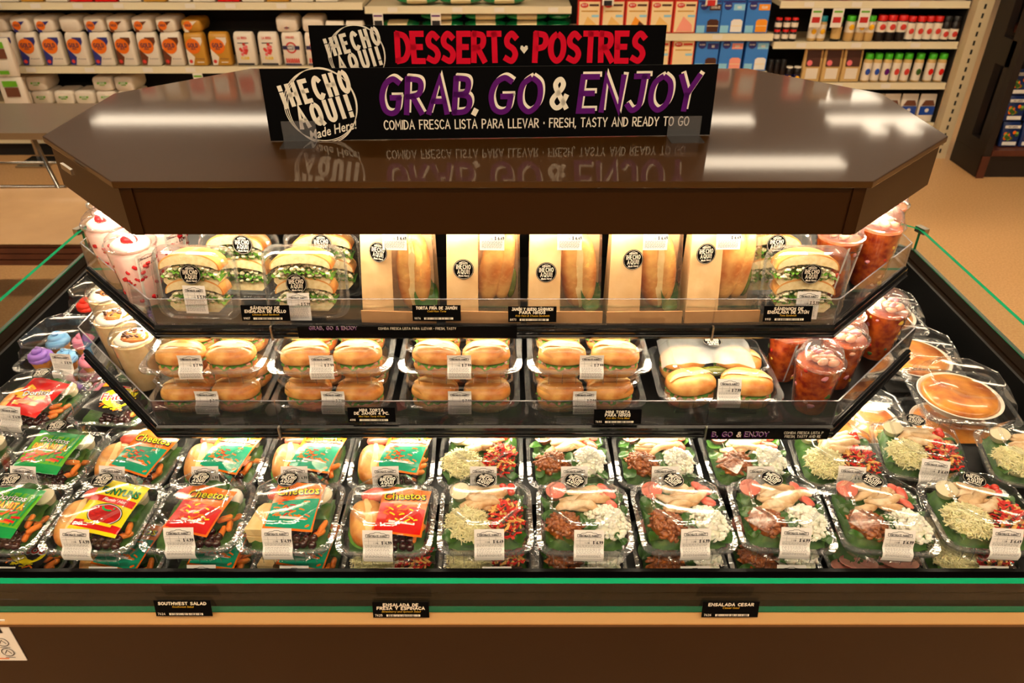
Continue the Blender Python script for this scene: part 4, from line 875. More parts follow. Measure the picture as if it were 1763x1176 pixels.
def upright(label, loc, rz, group, price, low=0.0, sticker=(0.004, .016), lab=(0.0, -.03), front=True, tilt=-9):
    """clear hinged sandwich box standing on edge"""
    W, Hh = .178, .164
    t = thing('sandwich_box', label, 'sandwich', loc, (R(tilt), 0, rz), group)
    def base():
        mb = MB(); c = Hh / 2
        mb.loft([ring_xz(W, Hh, .034, .0, 5, c), ring_xz(W * .93, Hh * .93, .03, .001, 5, c), ring_xz(W * .90, Hh * .90, .03, .026, 5, c), ring_xz(W * .82, Hh * .82, .028, .034, 5, c)], 0, cap1=True, ms=[1, 0, 0]); return mb.mesh('base', ['plastic', 'plastic_rim'], 35)
    def lid():
        mb = MB(); c = Hh / 2
        mb.loft([ring_xz(W, Hh, .034, -.0005, 5, c), ring_xz(W * 1.005, Hh * 1.005, .034, -.004, 5, c), ring_xz(W * .93, Hh * .93, .032, -.005, 5, c)], 1)
        mb.loft([ring_xz(W * .93, Hh * .93, .032, -.005, 5, c), ring_xz(W * .915, Hh * .915, .032, -.028, 5, c)], 0)
        mb.loft([ring_xz(W * .915, Hh * .915, .032, -.028, 5, c), ring_xz(W * .87, Hh * .87, .03, -.033, 5, c), ring_xz(W * .85, Hh * .85, .03, -.0335, 5, c)], 1)
        mb.loft([ring_xz(W * .85, Hh * .85, .03, -.0335, 5, c), ring_xz(W * .80, Hh * .80, .03, -.031, 5, c)], 0, cap1=True); return mb.mesh('lid', ['plastic', 'plastic_rim'], 35)
    lnk('base', cached('upb', base), t, label='clear plastic tray'); lnk('lid', cached('upl', lid), t, label='clear plastic lid')
    hoagie(t, .0, .035, 1.02, None, 0); hoagie(t, -.003, .088, 1.05, None, 0)
    c = Hh / 2
    lnk('brand_sticker', mesh_sticker(), t, (sticker[0], -.0343, c + sticker[1]), (R(90), 0, R(3)), label='round black sticker reading HECHO AQUI')
    if front: lnk('price_label', cached(('flat', price), lambda: label_art(price, .048, .062, True, 2).T(TX(rx=R(90))).mesh('price_label', ['paper', 'ink', 'ink_soft'])), t, (lab[0], -.0346, c + lab[1] + .012), (0, 0, 0), label='white price label')
    return t
SG = 'boxed sandwiches on the upper shelf'
upright('chicken salad sandwich box beside the pink strawberry cups, upper shelf', (-.668, 1.405, ZU), R(-3), SG, '5.99', sticker=(.004, .028), lab=(.006, -.008))
upright('chicken salad sandwich box beside the paper bags, upper shelf', (-.437, 1.408, ZU), 0, SG, '5.99', sticker=(-.012, .006), lab=(-.012, -.026))
upright('tuna sandwich box beside the red ceviche cups, upper shelf', (.617, 1.403, ZU), R(-2), SG, '5.99', sticker=(.002, .030), lab=(.004, -.020))
upright('sandwich box behind the chicken salad box next to the strawberry cups', (-.600, 1.496, ZU + .002), R(-4), 'boxed sandwiches in the second row', '5.99', sticker=(.02, .05), front=False)
upright('sandwich box behind the chicken salad box next to the paper bags', (-.412, 1.498, ZU + .002), R(2), 'boxed sandwiches in the second row', '5.99', sticker=(.0, .05), front=False)
upright('sandwich box behind the tuna sandwich box', (.570, 1.497, ZU + .002), R(2), 'boxed sandwiches in the second row', '5.99', sticker=(.0, .05), front=False)
def kraft_bag(label, loc, rz, kind, st, tilt=-7, lx=.02, seed=0):
    t = thing('sandwich_bag', label, 'sandwich', loc, (R(tilt), 0, rz), 'paper window bags on the upper shelf')
    H = .205; W = .155
    def prof(z):   # width, depth at height
        k = z / H; return W * (1 - .04 * k), .074 * (1 - .55 * k ** 1.5)
    zs = [0, .012, .05, .09, .13, .17, H]; split = -.010
    def paper():
        mb = MB(); rows = []
        for n_ in range(25):
            z = H * n_ / 24; w, d = prof(z); row = [(w / 2, d / 2, z), (0, d / 2 + .002, z), (-w / 2, d / 2, z), (-w / 2 + .004, 0, z)]
            for q in range(9):
                x = -w / 2 + (split + w / 2) * q / 8; nz = noise.noise(Vector((x * 26, z * 17, seed * 3.1))) + .6 * abs(noise.noise(Vector((x * 60 + z * 40, z * 55, seed * 5.7)))); row.append((x, -d / 2 - .0005 - .0025 * q / 8 + .0026 * nz * (1 if 0 < q < 8 else .2), z))
            rows.append(row)
        mb.loft(rows, 0, closed=False)
        w, d = prof(0); mb.box(-w / 2 - .002, w / 2 + .003, -d / 2 - .0075, -d / 2 - .0045, .001, .028, 1)
        return mb.mesh('paper_side', ['kraft', 'kraft_dark'], 35)
    def win():
        mb = MB(); rows = []; r = random.Random(seed)
        for n_ in range(21):
            z = H * n_ / 20; w, d = prof(z); row = [(split, -d / 2 - .003, z)]
            for q in range(1, 10): row.append((split + (w / 2 - split) * q / 9, -d / 2 - .004 + .012 * (q / 9) ** 3 + r.uniform(-.0014, .0014) - .0025 * abs(noise.noise(Vector((q * .5, z * 38, seed)))), z))
            rows.append(row + [(w / 2 - .002 + r.uniform(-.002, .002), -d / 5, z), (w / 2 - .004, 0, z), (w / 2, d / 2, z)])
        mb.loft(rows, 0, closed=False); return mb.mesh('clear_window', 'film', 25)
    p = lnk('paper_side', cached(('kp', seed), paper), t, label='kraft paper side with folded bottom')
    lnk('clear_window', cached(('kw', seed), win), t, label='clear film window')
    if kind == 0:
        lnk('roll', bun_mesh('tall', (.088, .036, .033), 'bread_gold', True), t, (.030, .000, .104), (R(90), R(90), 0))
    elif kind == 1:
        lnk('roll_half', bun_mesh('half1', (.026, .028, .086), 'bread_gold', False), t, (.016, .002, .104), (0, R(10), 0)); lnk('roll_half', bun_mesh('half2', (.019, .026, .084), 'bread_gold', False), t, (.044, .006, .104), (0, R(8), 0))
    lnk('lettuce', leaf_mesh(1), t, (.055, -.012, .052), (R(80), R(40), R(20)), .065) if kind != 1 else None
    if kind != 2: lnk('pickle', blob_mesh('pick', (.011, .012, .035), 'pickle', .04, name='pickle'), t, (.058, .008, .075 if kind == 1 else .05), (0, R(6), 0))
    if kind == 2:
        lnk('roll', bun_mesh('wide', (.084, .038, .032), 'bread_gold', True), t, (.030, .001, .104), (R(90), R(87), 0)); lnk('lettuce', leaf_mesh(3), t, (.052, -.016, .040), (R(70), R(10), R(50)), .055)
    w, d = prof(.13)
    lnk('brand_sticker', mesh_sticker(), t, (st[0], -d / 2 - .0066, st[1]), (R(90 - 5), 0, R(st[2])), label='round black sticker reading HECHO AQUI')
    lnk('price_label', cached('kflat', lambda: label_art('6.49', .05, .05, True, 2).T(TX(rx=R(90))).mesh('price_label', ['paper', 'ink', 'ink_soft'])), t, (lx, -.0335, .212), (R(-6), 0, R(0)), label='white price label')
for a in (('paper window bag with a round roll beside the boxed sandwiches', (-.238, 1.415, ZU), R(-3), 0, (-.036, .155, -20), -7, .0, 1), ('paper window bag with two roll halves and a green pickle', (-.060, 1.415, ZU), R(-2), 1, (-.040, .118, 0), -7, .02, 2), ('paper window bag with lettuce, behind the kids ham tag', (.111, 1.415, ZU), 0, 2, (-.040, .112, 4), -7, .006, 3), ('paper window bag with roll in the middle of the paper bags', (.279, 1.415, ZU), R(1), 2, (-.030, .140, 8), -7, .012, 4), ('paper window bag with two roll halves beside the tuna sandwich', (.444, 1.418, ZU), R(2), 1, (-.046, .152, 10), -7, -.004, 5)): kraft_bag(*a)

# ================================================================ cups
def cup(kind, label, loc, rz, group, r0=.034, r1=.050, H=.135, lid='flat', strip=True, seed=0):
    t = thing(kind + '_cup', label, 'cup', loc, rz, group); r = random.Random(seed)
    lnk('cup', cached(('cup', r0, r1, H), lambda: MB().lathe([(r0 - .003, .0), (r0, .002), (r1 - .001, H - .004), (r1 + .0015, H - .002), (r1 + .0015, H)], 28, 0, cap0=True).mesh('cup', 'plastic', 40)), t, label='clear plastic cup')
    rr_ = lambda z: r0 + (r1 - r0) * z / H - .0022
    if kind == 'strawberry':
        lnk('filling', cached(('fs', H), lambda: MB().lathe([(r0 - .004, .002), (rr_(.01), .01), (rr_(H * .86), H * .86), (rr_(H * .9) * .8, H * .93), (0, H * .95)], 24, 0, cap0=True).mesh('filling', 'pink_cream', 50)), t)
        for k in range(54):
            a = r.uniform(0, 6.3); z = r.uniform(.02, H * .85); lnk('strawberry_piece', blob_mesh('stp', (.0055, .0018, .0035), 'strawberry', .2, 8, 5, name='strawberry_piece'), t, (rr_(z) * 1.008 * cos(a), rr_(z) * 1.008 * sin(a), z), (0, r.uniform(-1, 1), a + pi / 2), r.uniform(.7, 1.5))
        lnk('whipped_cream', blob_mesh('whip', (.043, .043, .018), 'pink_cream', .05, 14, 8, name='whipped_cream'), t, (0, 0, H * .95))
        lnk('strawberry', blob_mesh('stw', (.018, .014, .011), 'strawberry', .04, name='strawberry'), t, (.004, -.012, H + .011), (0, 0, r.uniform(-.6, .6)))
    elif kind == 'pudding':
        lnk('filling', cached(('fp', H), lambda: MB().lathe([(r0 - .004, .002), (rr_(.01), .01), (rr_(H * .93), H * .93), (0, H * .96)], 24, 0, cap0=True).mesh('filling', 'pudding', 50)), t)
        lnk('cream', blob_mesh('cw', (.040, .040, .010), 'cream_white', .03, 14, 8, name='cream'), t, (0, 0, H * .96))
        lnk('caramel', blob_mesh('car', (.031, .026, .008), 'caramel', .10, 12, 8, name='caramel'), t, (.008, -.006, H * .96 + .007))
        for k in range(16): lnk('cinnamon_flake', blob_mesh('cinn', (.0085, .0035, .0028), 'cinnamon', .2, 6, 4, name='cinnamon_flake'), t, (r.uniform(-.018, .022), r.uniform(-.018, .014), H * .96 + .013), (0, 0, r.uniform(0, 3)))
    else:
        lnk('filling', cached(('fc', H), lambda: MB().lathe([(r0 - .004, .002), (rr_(.01), .01), (rr_(H * .95), H * .95), (0, H * .96)], 24, 0, cap0=True).mesh('filling', 'ceviche', 50)), t)
        for k in range(22):
            a = r.uniform(0, 6.3); z = r.uniform(.01, H * .92); m = r.choice(('cilantro', 'corn', 'onion', 'shrimp', 'tomato', 'tomato')); lnk('vegetable_piece', blob_mesh('veg' + m, (.0055, .0018, .0045), m, .2, 7, 5, name='vegetable_piece'), t, (rr_(z) * 1.0 * cos(a), rr_(z) * 1.0 * sin(a), z), (0, r.uniform(-1, 1), a + pi / 2), r.uniform(.6, 1.5))
        for k in range(9):
            a = k * 2.4; q = .030 * (k / 9) ** .5; lnk('shrimp', blob_mesh('shr', (.013, .0085, .0085), 'shrimp', .08, 10, 6, name='shrimp'), t, (q * cos(a), q * sin(a), H + .008 - .15 * q + .003 * (k % 2)), (r.uniform(-.5, .5), r.uniform(-.5, .5), r.uniform(0, 3)))
        for k in range(3): lnk('onion_slice', blob_mesh('oni', (.012, .006, .004), 'onion', .1, 8, 5, name='onion_slice'), t, (r.uniform(-.02, .02), r.uniform(-.02, .02), H + .016), (0, 0, r.uniform(0, 3)))
    if lid == 'dome': pf = [(r1 + .003, H - .005), (r1 + .003, H + .001), (r1 - .002, H + .002), (r1 - .004, H + .012), (r1 * .80, H + .030), (r1 * .5, H + .041), (.012, H + .045)]
    else: pf = [(r1 + .003, H - .005), (r1 + .003, H + .001), (r1 - .001, H + .002), (r1 - .004, H + .014), (r1 * .7, H + .024), (.012, H + .026)]
    lnk('cup_lid', cached(('cl', lid, r1, H), lambda: MB().lathe(pf, 28, 0, cap1=True, ms=[1, 1] + [0] * (len(pf) - 3)).mesh('cup_lid', ['dome_plastic' if lid == 'dome' else 'plastic', 'plastic_rim'], 60)), t, label='clear domed lid')
    if strip:
        def st():
            mb = label_art('6.99', .05, H * .86, True, 8); out = []
            for x, y, z in mb.v: zz = H * .92 + y; q = r0 + (r1 - r0) * zz / H + .0008 + z; out.append((q * sin(x / q), -q * cos(x / q), zz))
            mb.v = out; return mb.mesh('price_label', ['paper', 'ink', 'ink_soft'], 1)
        lnk('price_label', cached(('cst', H, r1), st), t, (0, 0, 0), (0, 0, R(strip)), label='tall white nutrition label')
    return t
SB = 'pink strawberry cups on the upper shelf'
cup('strawberry', 'strawberry cream cup beside the chicken sandwich box, white label on its side', (-.820, 1.478, ZU), R(10), SB, .036, .052, .145, 'flat', 48, 1)
cup('strawberry', 'strawberry cream cup on the slanted end of the upper shelf', (-.922, 1.590, ZU), R(-30), SB, .036, .052, .145, 'flat', False, 2)
cup('strawberry', 'strawberry cream cup at the far side of the upper shelf', (-.962, 1.705, ZU), R(40), SB, .036, .052, .145, 'flat', False, 3)
cup('strawberry', 'strawberry cream cup with white label between two strawberry cups, one row in', (-.795, 1.590, ZU), R(10), SB, .036, .052, .145, 'flat', 40, 4)
CE = 'ceviche cups on the upper shelf'
cup('ceviche', 'tall red ceviche cup on the slanted end of the upper shelf, by the tuna sandwich', (.825, 1.565, ZU), R(-60), CE, .037, .052, .150, 'dome', -60, 5)
cup('ceviche', 'ceviche cup behind the tall red cup at the far side of the upper shelf', (.888, 1.690, ZU), R(30), CE, .037, .052, .150, 'dome', False, 6)
cup('ceviche', 'ceviche cup with printed label between the tuna box and the tall red cup', (.720, 1.520, ZU), R(20), CE, .037, .050, .145, 'dome', 10, 7)

# ================================================================ lower shelf
def roll_part(t, x, y, z, rz, s=1.0, key='a'):
    q = lnk('roll_bottom', cached(('rb', key), lambda: MB().ell((0, 0, 0), (.054, .042, .026), 18, 10, 0, 0, None, .8).T(TX(s=(1, 1, .9))).mesh('roll_bottom', 'bread', 1)), t, (x, y, z + .020 * s), (0, 0, rz), s)
    def top():
        mb = MB(); mb.ell((0, 0, 0), (.056, .044, .030), 22, 12, 0, 0, None, .82); vs = []
        for a, b, c in mb.v:
            if c > 0: c -= .007 * math.exp(-(b / .008) ** 2) * (1 - (a / .058) ** 2)
            n = noise.noise(Vector((a, b, c)) * 45 + Vector((len(key) + ord(key[0]), 0, 0))); vs.append((a, b, c * (1 + .1 * n) if c > 0 else c * .35))
        mb.v = vs; score(mb, (.056, .044, .031), .006, .0085)
        return mb.mesh('roll_top', ['bread_gold', 'bread_pale'], 1)
    lnk('roll_top', cached(('rt', key), top), t, (x, y, z + .044 * s), (R(-4), 0, rz), s)
    def let():
        mb = MB(); n = 40; rings = []
        for q, zz in ((.7, 0), (.95, .001), (1.06, -.003)): rings.append([(.052 * q * cos(2 * pi * i / n) * (1 + .09 * sin(i * 2.9) * sin(i * .37)), .041 * q * sin(2 * pi * i / n) * (1 + .12 * sin(i * 3.7) * sin(i * .5 + 1)), zz + (.005 * sin(i * 2.1) * sin(i * .3) - .003 * sin(i * .9)) * q) for i in range(n)])
        mb.loft(rings, 0); return mb.mesh('lettuce', 'lettuce', 1)
    lnk('lettuce', cached('rlet', let), t, (x, y, z + .037 * s), (0, 0, rz), s)
    lnk('ham', cached('rham', lambda: MB().lathe([(.03, 0), (.05, .0015), (.053, -.002), (.05, -.003)], 24).T(TX(s=(1, .8, 1))).mesh('ham', 'ham_pink', 1)), t, (x, y, z + .033 * s), (0, 0, rz), s)
def torta_box(label, loc, rz, group, price, lx, seed, sticker=False):
    r = random.Random(seed); b, l, path, H = clam(.262, .205, .0885, .044, .225, 'torta', .03); j = lambda a: r.uniform(-a, a)
    t = thing('torta_box', label, 'sandwich', loc, rz, group)
    for k, (x, y) in enumerate(((-.055, -.044), (.057, -.044), (-.057, .046), (.055, .046))): roll_part(t, x + j(.003), y + j(.003), .008, R(j(14)), .93, 'ab'[k % 2] + 'xy'[seed % 2])
    finish(t, b, l, path, H, price, lx, (0, 0, 0), 'torta', sticker, True, .05)
TG = 'mini torta boxes stacked on the lower shelf'
for i, (x, price, lx) in enumerate(((-.662, '7.99', -.004), (-.392, '7.99', .0), (-.114, '7.99', .0), (.160, '7.99', .002))):
    who = ('beside the pudding cups', 'second from the pudding cups', 'third from the pudding cups', 'beside the wide box lined with paper')[i]
    torta_box('mini torta box on top of the stack ' + who, (x + .004, 1.392, ZL + .0895), R((1, 2, 0, 0)[i]), TG, price, lx - (.01, .012, 0, 0)[i], i); torta_box('mini torta box at the bottom of the stack ' + who, (x, 1.388, ZL), R((0, -1, 0, 1)[i]), TG, price, lx + (.012, .01, .002, -.008)[i], i + 7)
t = thing('torta_box', 'single wide box lined with white paper holding large torta halves and a pickle', 'sandwich', (.452, 1.392, ZL + .012), R(-1))
b, l, path, H = clam(.272, .215, .104, .05, .20, 'wide', .03)
for x, y, rz, s in ((-.060, -.050, R(18), 1.0), (.062, -.050, R(-10), 1.02), (.066, .046, R(-20), .95), (-.060, .046, R(14), .95)): roll_part(t, x, y, .010, rz, s, 'ax')
lnk('pickle', blob_mesh('pickl2', (.036, .013, .013), 'pickle', .04, name='pickle'), t, (.0, .004, .050), (0, 0, R(6)))
def liner():
    mb = MB(); rows = []
    for jn in range(9): rows.append([(-.105 + .21 * i / 20, -.006 + .0115 * jn, .079 + .005 * min(jn, 3) - .010 * (i / 10 - 1) ** 4 + .0022 * sin(i * 1.3 + jn) - (.05 * max(0, abs(i / 10 - 1) - .85))) for i in range(21)])
    mb.loft(rows, 0, closed=False); return mb.mesh('paper_liner', 'parchment', 1)
lnk('paper_liner', liner(), t, (-.012, 0, .0), label='white paper liner')
lnk('stand_foot', MB().box(-.09, .09, -.07, .07, -.0118, 0).mesh('stand_foot', 'black'), t)
finish(t, b, l, path, H, '7.99', .012, (.0, .045, 0), 'wide', True, True, .05)
PU = 'tan pudding cups on the lower shelf'
for i, (x, y, lab) in enumerate(((-.852, 1.432, 'tan pudding cup with caramel beside the mini torta stack'), (-.935, 1.522, 'tan pudding cup in the middle of the slanted end of the lower shelf'), (-1.000, 1.630, 'tan pudding cup at the far side of the lower shelf'), (-.828, 1.550, 'tan pudding cup one row in from the slanted end'))): cup('pudding', lab, (x, y, ZL), R(40 * i), PU, .034, .048, .135, 'flat', False, 40 + i)
CL = 'ceviche cups on the lower shelf'
cup('ceviche', 'ceviche cup with a large clear dome at the front corner of the lower shelf', (.664, 1.345, ZL), R(-70), CL, .036, .051, .130, 'dome', -70, 51)
cup('ceviche', 'ceviche cup behind the large-domed cup on the slanted end of the lower shelf', (.752, 1.440, ZL), R(30), CL, .036, .051, .130, 'dome', False, 52)
cup('ceviche', 'ceviche cup furthest along the slanted end of the lower shelf, next to the pies', (.895, 1.560, ZL), R(80), CL, .036, .051, .135, 'dome', False, 53)
cup('ceviche', 'ceviche cup one row in, between two cups of the slanted end', (.795, 1.550, ZL + .0), R(120), CL, .034, .040, .130, 'dome', False, 54)
cup('ceviche', 'ceviche cup with printed label between the paper-lined box and the domed corner cup', (.638, 1.468, ZL), R(0), CL, .034, .048, .125, 'dome', 30, 55)

# ================================================================ pies and cupcakes along the sides of the well
def pie_box(label, loc, rz, group):
    b, l, path, H = clam(.225, .225, .089, .030, .165, 'pie', .05); t = thing('pie_box', label, 'pie', loc, rz, group)
    lnk('pie_plate', cached('ppl', lambda: MB().lathe([(.07, .004), (.088, .030), (.096, .034), (.098, .033)], 40, 0, cap0=True).mesh('pie_plate', 'pie_paper', 50)), t, label='white pleated pie plate')
    lnk('custard', cached('pcu', lambda: MB().lathe([(.070, .006), (.0885, .033), (.080, .040), (.05, .044), (0, .045)], 40, 0).mesh('custard', 'pie', 1)), t, label='glossy orange brown custard top')
    lnk('base', b, t, label='clear plastic tray'); lnk('lid', l, t, label='clear plastic lid')
PG = 'custard pies along the side wall'
for x, y, z, rz, lab in ((1.106, 1.498, ZD + .0905, -8, 'custard pie on top of a stack of two beside the corner salad'), (1.110, 1.492, ZD, -8, 'custard pie underneath the top pie of the stack of two'), (.872, 1.490, ZD + .02, -6, 'custard pie partly under the corner of the lower shelf'), (1.112, 1.735, ZD + .045, -8, 'custard pie in the middle of the row along the wall'), (1.118, 1.970, ZD + .045, -6, 'custard pie at the far end of the row along the wall')):
    pie_box(lab, (x, y, z), R(rz), PG)
lnk('pie_riser', MB().box(1.0, 1.23, 1.615, 2.10, .7077, .7525).box(.765, .975, 1.385, 1.598, .7077, .7273).mesh('pie_riser', 'black'), cooler)
def swirl_mesh(c):
    def mk():
        mb = MB(); n = 26; P = []; rad = []
        for k in range(n + 1):
            t_ = k / n; a = 2 * pi * 2.4 * t_; q = .017 * (1 - t_ ** 1.3); P.append((q * cos(a), q * sin(a), .006 + .024 * t_)); rad.append(.0095 * (1 - .62 * t_))
        mb.tube(P, rad, 8); mb.ell((0, 0, .006), (.022, .022, .010), 14, 6); return mb.mesh('frosting', c, 1)
    return cached(('sw', c), mk)
def cupcake_box(label, loc, rz, cols, group, price='8.99'):
    b, l, path, H = clam(.245, .205, .096, .030, .20, 'cake', .03); t = thing('cupcake_box', label, 'cupcakes', loc, rz, group)
    for k, c in enumerate(cols):
        x, y = (-.072 + .072 * (k % 3), -.040 + .080 * (k // 3))
        q = lnk('cupcake', cached('cake' + ('d' if 'red' in cols[0] else 'g'), lambda: MB().lathe([(.021, .0), (.027, .024), (.026, .028), (0, .030)], 18, 0, cap0=True).mesh('cupcake', 'cake_dark' if 'red' in cols[0] else 'cake_gold', 50)), t, (x, y, .006)); lnk('frosting', swirl_mesh(c), q, (0, 0, .018), (0, 0, k * 1.3), 1.32)
    finish(t, b, l, path, H, price, .03, (0, 0, 0), 'cake', False, True, .056)
F = lambda *a: ['frost_' + q for q in a]
CG = 'boxes of frosted cupcakes along the side wall'
cupcake_box('box of blue, pink and purple frosted cupcakes on top of a stack', (-1.168, 1.685, ZD + .0975), R(-6), F('purple', 'blue', 'pink', 'blue', 'pink', 'blue'), CG)
cupcake_box('box with yellow and purple frosted cupcakes underneath the pastel box', (-1.172, 1.675, ZD), R(-6), F('yellow', 'purple', 'pink', 'white', 'pink', 'blue'), CG)
cupcake_box('box of red, orange and yellow frosted cupcakes on top of a stack', (-1.172, 1.955, ZD + .0975), R(-4), F('red', 'orange', 'red', 'white', 'yellow', 'white'), CG)
cupcake_box('box with green frosted cupcakes underneath the red and orange box', (-1.165, 1.945, ZD), R(-4), F('green', 'green', 'green', 'white', 'green', 'white'), CG)
# ================================================================ store shelving behind
GY = 5.70      # plane of the shelf edges
def gondola(name, label, x0, x1, levels, depth=.42, top=2.35, uprights=True):
    levels = levels + [2.13] if top < 2.5 else levels; top = 2.48
    t = thing(name, label, 'shelving', (0, 0, 0), 0, 'store shelving')
    lnk('back_panel', MB().box(x0, x1, GY + depth, GY + depth + .03, 0, top).mesh('back_panel', 'gondola_dark'), t)
    lnk('kick_base', MB().box(x0, x1, GY + .02, GY + depth, 0, .09).mesh('kick_base', 'gondola_dark'), t)
    if x1 > 3: lnk('end_panel', MB().box(x1, x1 + .012, GY + .02, GY + depth + .03, 0, top).mesh('end_panel', 'gondola_dark'), t)
    for z in levels:
        s = lnk('shelf_board', MB().box(x0 + .004, x1 - .004, GY + .012, GY + depth - .002, z - .03, z).mesh('shelf_board', 'shelf_cream'), t)
        lnk('edge_rail', MB().box(x0 + .004, x1 - .004, GY, GY + .012, z - .042, z + .006).box(x0 + .004, x1 - .004, GY - .006, GY, z - .040, z - .030).mesh('edge_rail', 'shelf_edge'), s)
        x = x0 + .2
        while x < x1 - .1: lnk('shelf_ticket', cached('tick', lambda: MB().box(-.035, .035, -.0015, 0, -.016, .016).mesh('shelf_ticket', 'tag_white')), s, (x, GY - .0065, z - .016)); x += random.uniform(.25, .5)
    return t
gondola('shelf_unit', 'cream metal shelf unit holding flour and sugar bags', -4.2, -1.04, [.14, .375, .66, 1.09, 1.55, 1.98])
gondola('shelf_unit', 'cream metal shelf unit holding green rice bags', -1.035, .42, [.3, .62, .900, 1.065, 1.5, 1.95])
gondola('shelf_unit', 'cream metal shelf unit holding cake mix boxes', .425, 1.865, [.3, .625, .885, 1.36, 1.85])
gondola('shelf_unit', 'cream metal shelf unit holding spices', 1.87, 3.198, [.25, .545, .83, 1.10, 1.5, 1.95])
t = thing('shelf_upright', 'slotted cream metal post at the end of the spice shelves', 'post', (3.27, GY - .06, 0))
lnk('post', MB().box(-.055, .055, 0, .08, 0, 2.5).mesh('post', 'shelf_cream'), t)
for k in range(40): lnk('slot', cached('slot', lambda: MB().box(-.007, .007, -.002, 0, -.016, .016).mesh('slot', 'dark_gap')), t, (.0, -.0002, .06 + .06 * k))

# ---- flour bags
def flour_body(W=.142, H=.225, D=.09, m='flour_white'):
    def mk():
        mb = MB(); mb.loft([rr(W * .94, D * .9, .012, 0, 2), rr(W, D, .014, .01, 2), rr(W * 1.0, D * 1.02, .016, H * .5, 2), rr(W * .97, D * .96, .014, H * .86, 2), rr(W * .92, D * .7, .012, H * .96, 2), rr(W * .86, D * .35, .006, H, 2)], 0, True, True); return mb.mesh('bag', m, 50)
    return cached(('flour', W, H, D, m), mk)
def print_mesh(key, fn, mats):
    def mk():
        mb = MB(); fn(mb); mb.T(TX(rx=R(90))); return mb.mesh('print', mats)
    return cached(('pr', key), mk)
def pr_gold(mb, lying=False):
    # x -.07..07, y 0..22 ; mats 0 disc 1 patch 2 text 3 white
    if lying:
        disc(mb, -.02, .045, .03, 0, .001, 24); mb.poly([(-.05, .0, .0), (-.02, .0, .0), (-.03, .04, 0), (-.055, .05, 0)], 1); mb.poly([(-.01, .07, 0), (.045, .074, 0), (.01, .045, 0)], 1); text(mb, 'GOLD', -.02, .04, .014, .2, 2, .002, .7); return
    mb.poly([(-.064, .005, .0), (-.03, .005, .0), (-.010, .06, 0), (-.064, .12, 0)], 1); mb.poly([(-.01, .195, 0), (.062, .195, 0), (.062, .165, 0), (.03, .115, 0)], 1)
    disc(mb, -.008, .135, .052, 0, .001, 30); text(mb, 'GOLD', -.008, .128, .027, .2, 2, .002, .72, .26); text(mb, 'MEDAL', -.008, .112, .010, .2, 2, .002, .7); disc(mb, -.044, .030, .013, 4, .001, 16)
    ftext(mb, 'all purpose', .026, .045, .014, 2, .001); rect(mb, .0, .05, .022, .028, 3, .001)
def flour_bag(kind, x, label, z=.666):
    t = thing('flour_bag', label, 'flour', (x, GY + .075, z), R(random.uniform(-5, 5)), 'flour bags on the shelf')
    body = 'flour_gold' if kind == 'gold' else 'flour_white'
    lnk('bag', flour_body(m=body), t)
    if kind in ('blue', 'brown', 'gold'):
        pm = {'blue': 'flour_blue', 'brown': 'flour_brown', 'gold': 'flour_white'}[kind]; lnk('print', print_mesh('g' + kind, pr_gold, ['flour_orange', pm, 'flour_navy', 'flour_white', 'print_red']), t, (0, -.0475, 0))
    elif kind == 'rose':
        def f(mb):
            text(mb, 'LA ROSA', 0, .185, .014, .25, 0, .001, .7); rr_ = random.Random(1)
            for k in range(14): disc(mb, rr_.gauss(0, .016), .105 + rr_.gauss(0, .018), .011, 0 if k % 3 else 1, .001 + k * .0001, 10)
            text(mb, 'FLOUR', 0, .045, .016, .25, 2, .001, .8); rect(mb, -.06, .06, .005, .018, 3, .001); rect(mb, -.04, .04, .155, .160, 3, .001)
        lnk('print', print_mesh('rose', f, ['print_red', 'print_pink', 'print_yellow', 'print_black']), t, (0, -.0475, 0))
    else:
        def f(mb):
            ring(mb, 0, .125, .034, .034, .010, 0, .001, 28); rect(mb, -.062, .062, .112, .138, 3, .002); text(mb, 'WHITE', 0, .117, .016, .24, 2, .003, .8); text(mb, 'ENRICHED', 0, .19, .012, .2, 0, .001, .7)
            for k in range(7): mb.poly([(-.05 + k * .0145, .02, .001), (-.039 + k * .0145, .02, .001), (-.039 + k * .0145, .045, .001), (-.0445 + k * .0145, .056, .001), (-.05 + k * .0145, .045, .001)], 0)
            rect(mb, -.06, .06, .004, .015, 3, .001)
        lnk('print', print_mesh('ringw', f, ['print_red', 'print_pink', 'white', 'flour_navy']), t, (0, -.0475, 0))
PXF = 5.56 / 1300
LB = dict(blue='white flour bag with blue corners and orange disc on the shelf', brown='white flour bag with brown corners and orange disc on the shelf', gold='golden flour bag with an orange disc on the shelf', rose='white flour bag with a red rose on the shelf', ring='white flour bag with a red ring on the shelf')
ORD = ['first', 'second', 'third', 'fourth', 'fifth', 'sixth', 'seventh', 'eighth', 'ninth', 'tenth']
for px_, k in ((-14, 'blue'), (26, 'blue'), (66, 'blue'), (106, 'blue'), (148, 'blue'), (189, 'blue'), (229, 'brown'), (268, 'brown'), (308, 'brown'), (348, 'gold'), (389, 'gold'), (431, 'rose'), (472, 'rose'), (512, 'ring'), (551, 'ring')):
    n_ = {'blue': round((189 - px_) / 40.5), 'brown': round((px_ - 229) / 39.5), 'gold': round((px_ - 348) / 41), 'rose': round((px_ - 431) / 41), 'ring': round((px_ - 512) / 39)}[k]
    who = {'blue': 'counted from the brown-cornered bags', 'brown': 'counted from the blue-cornered bags', 'gold': 'counted from the brown-cornered bags', 'rose': 'counted from the golden bags', 'ring': 'counted from the rose bags'}[k]
    flour_bag(k, (px_ - 881) * PXF - .01, LB[k].replace(' on the shelf', '') + ', ' + ORD[n_] + ' ' + who)
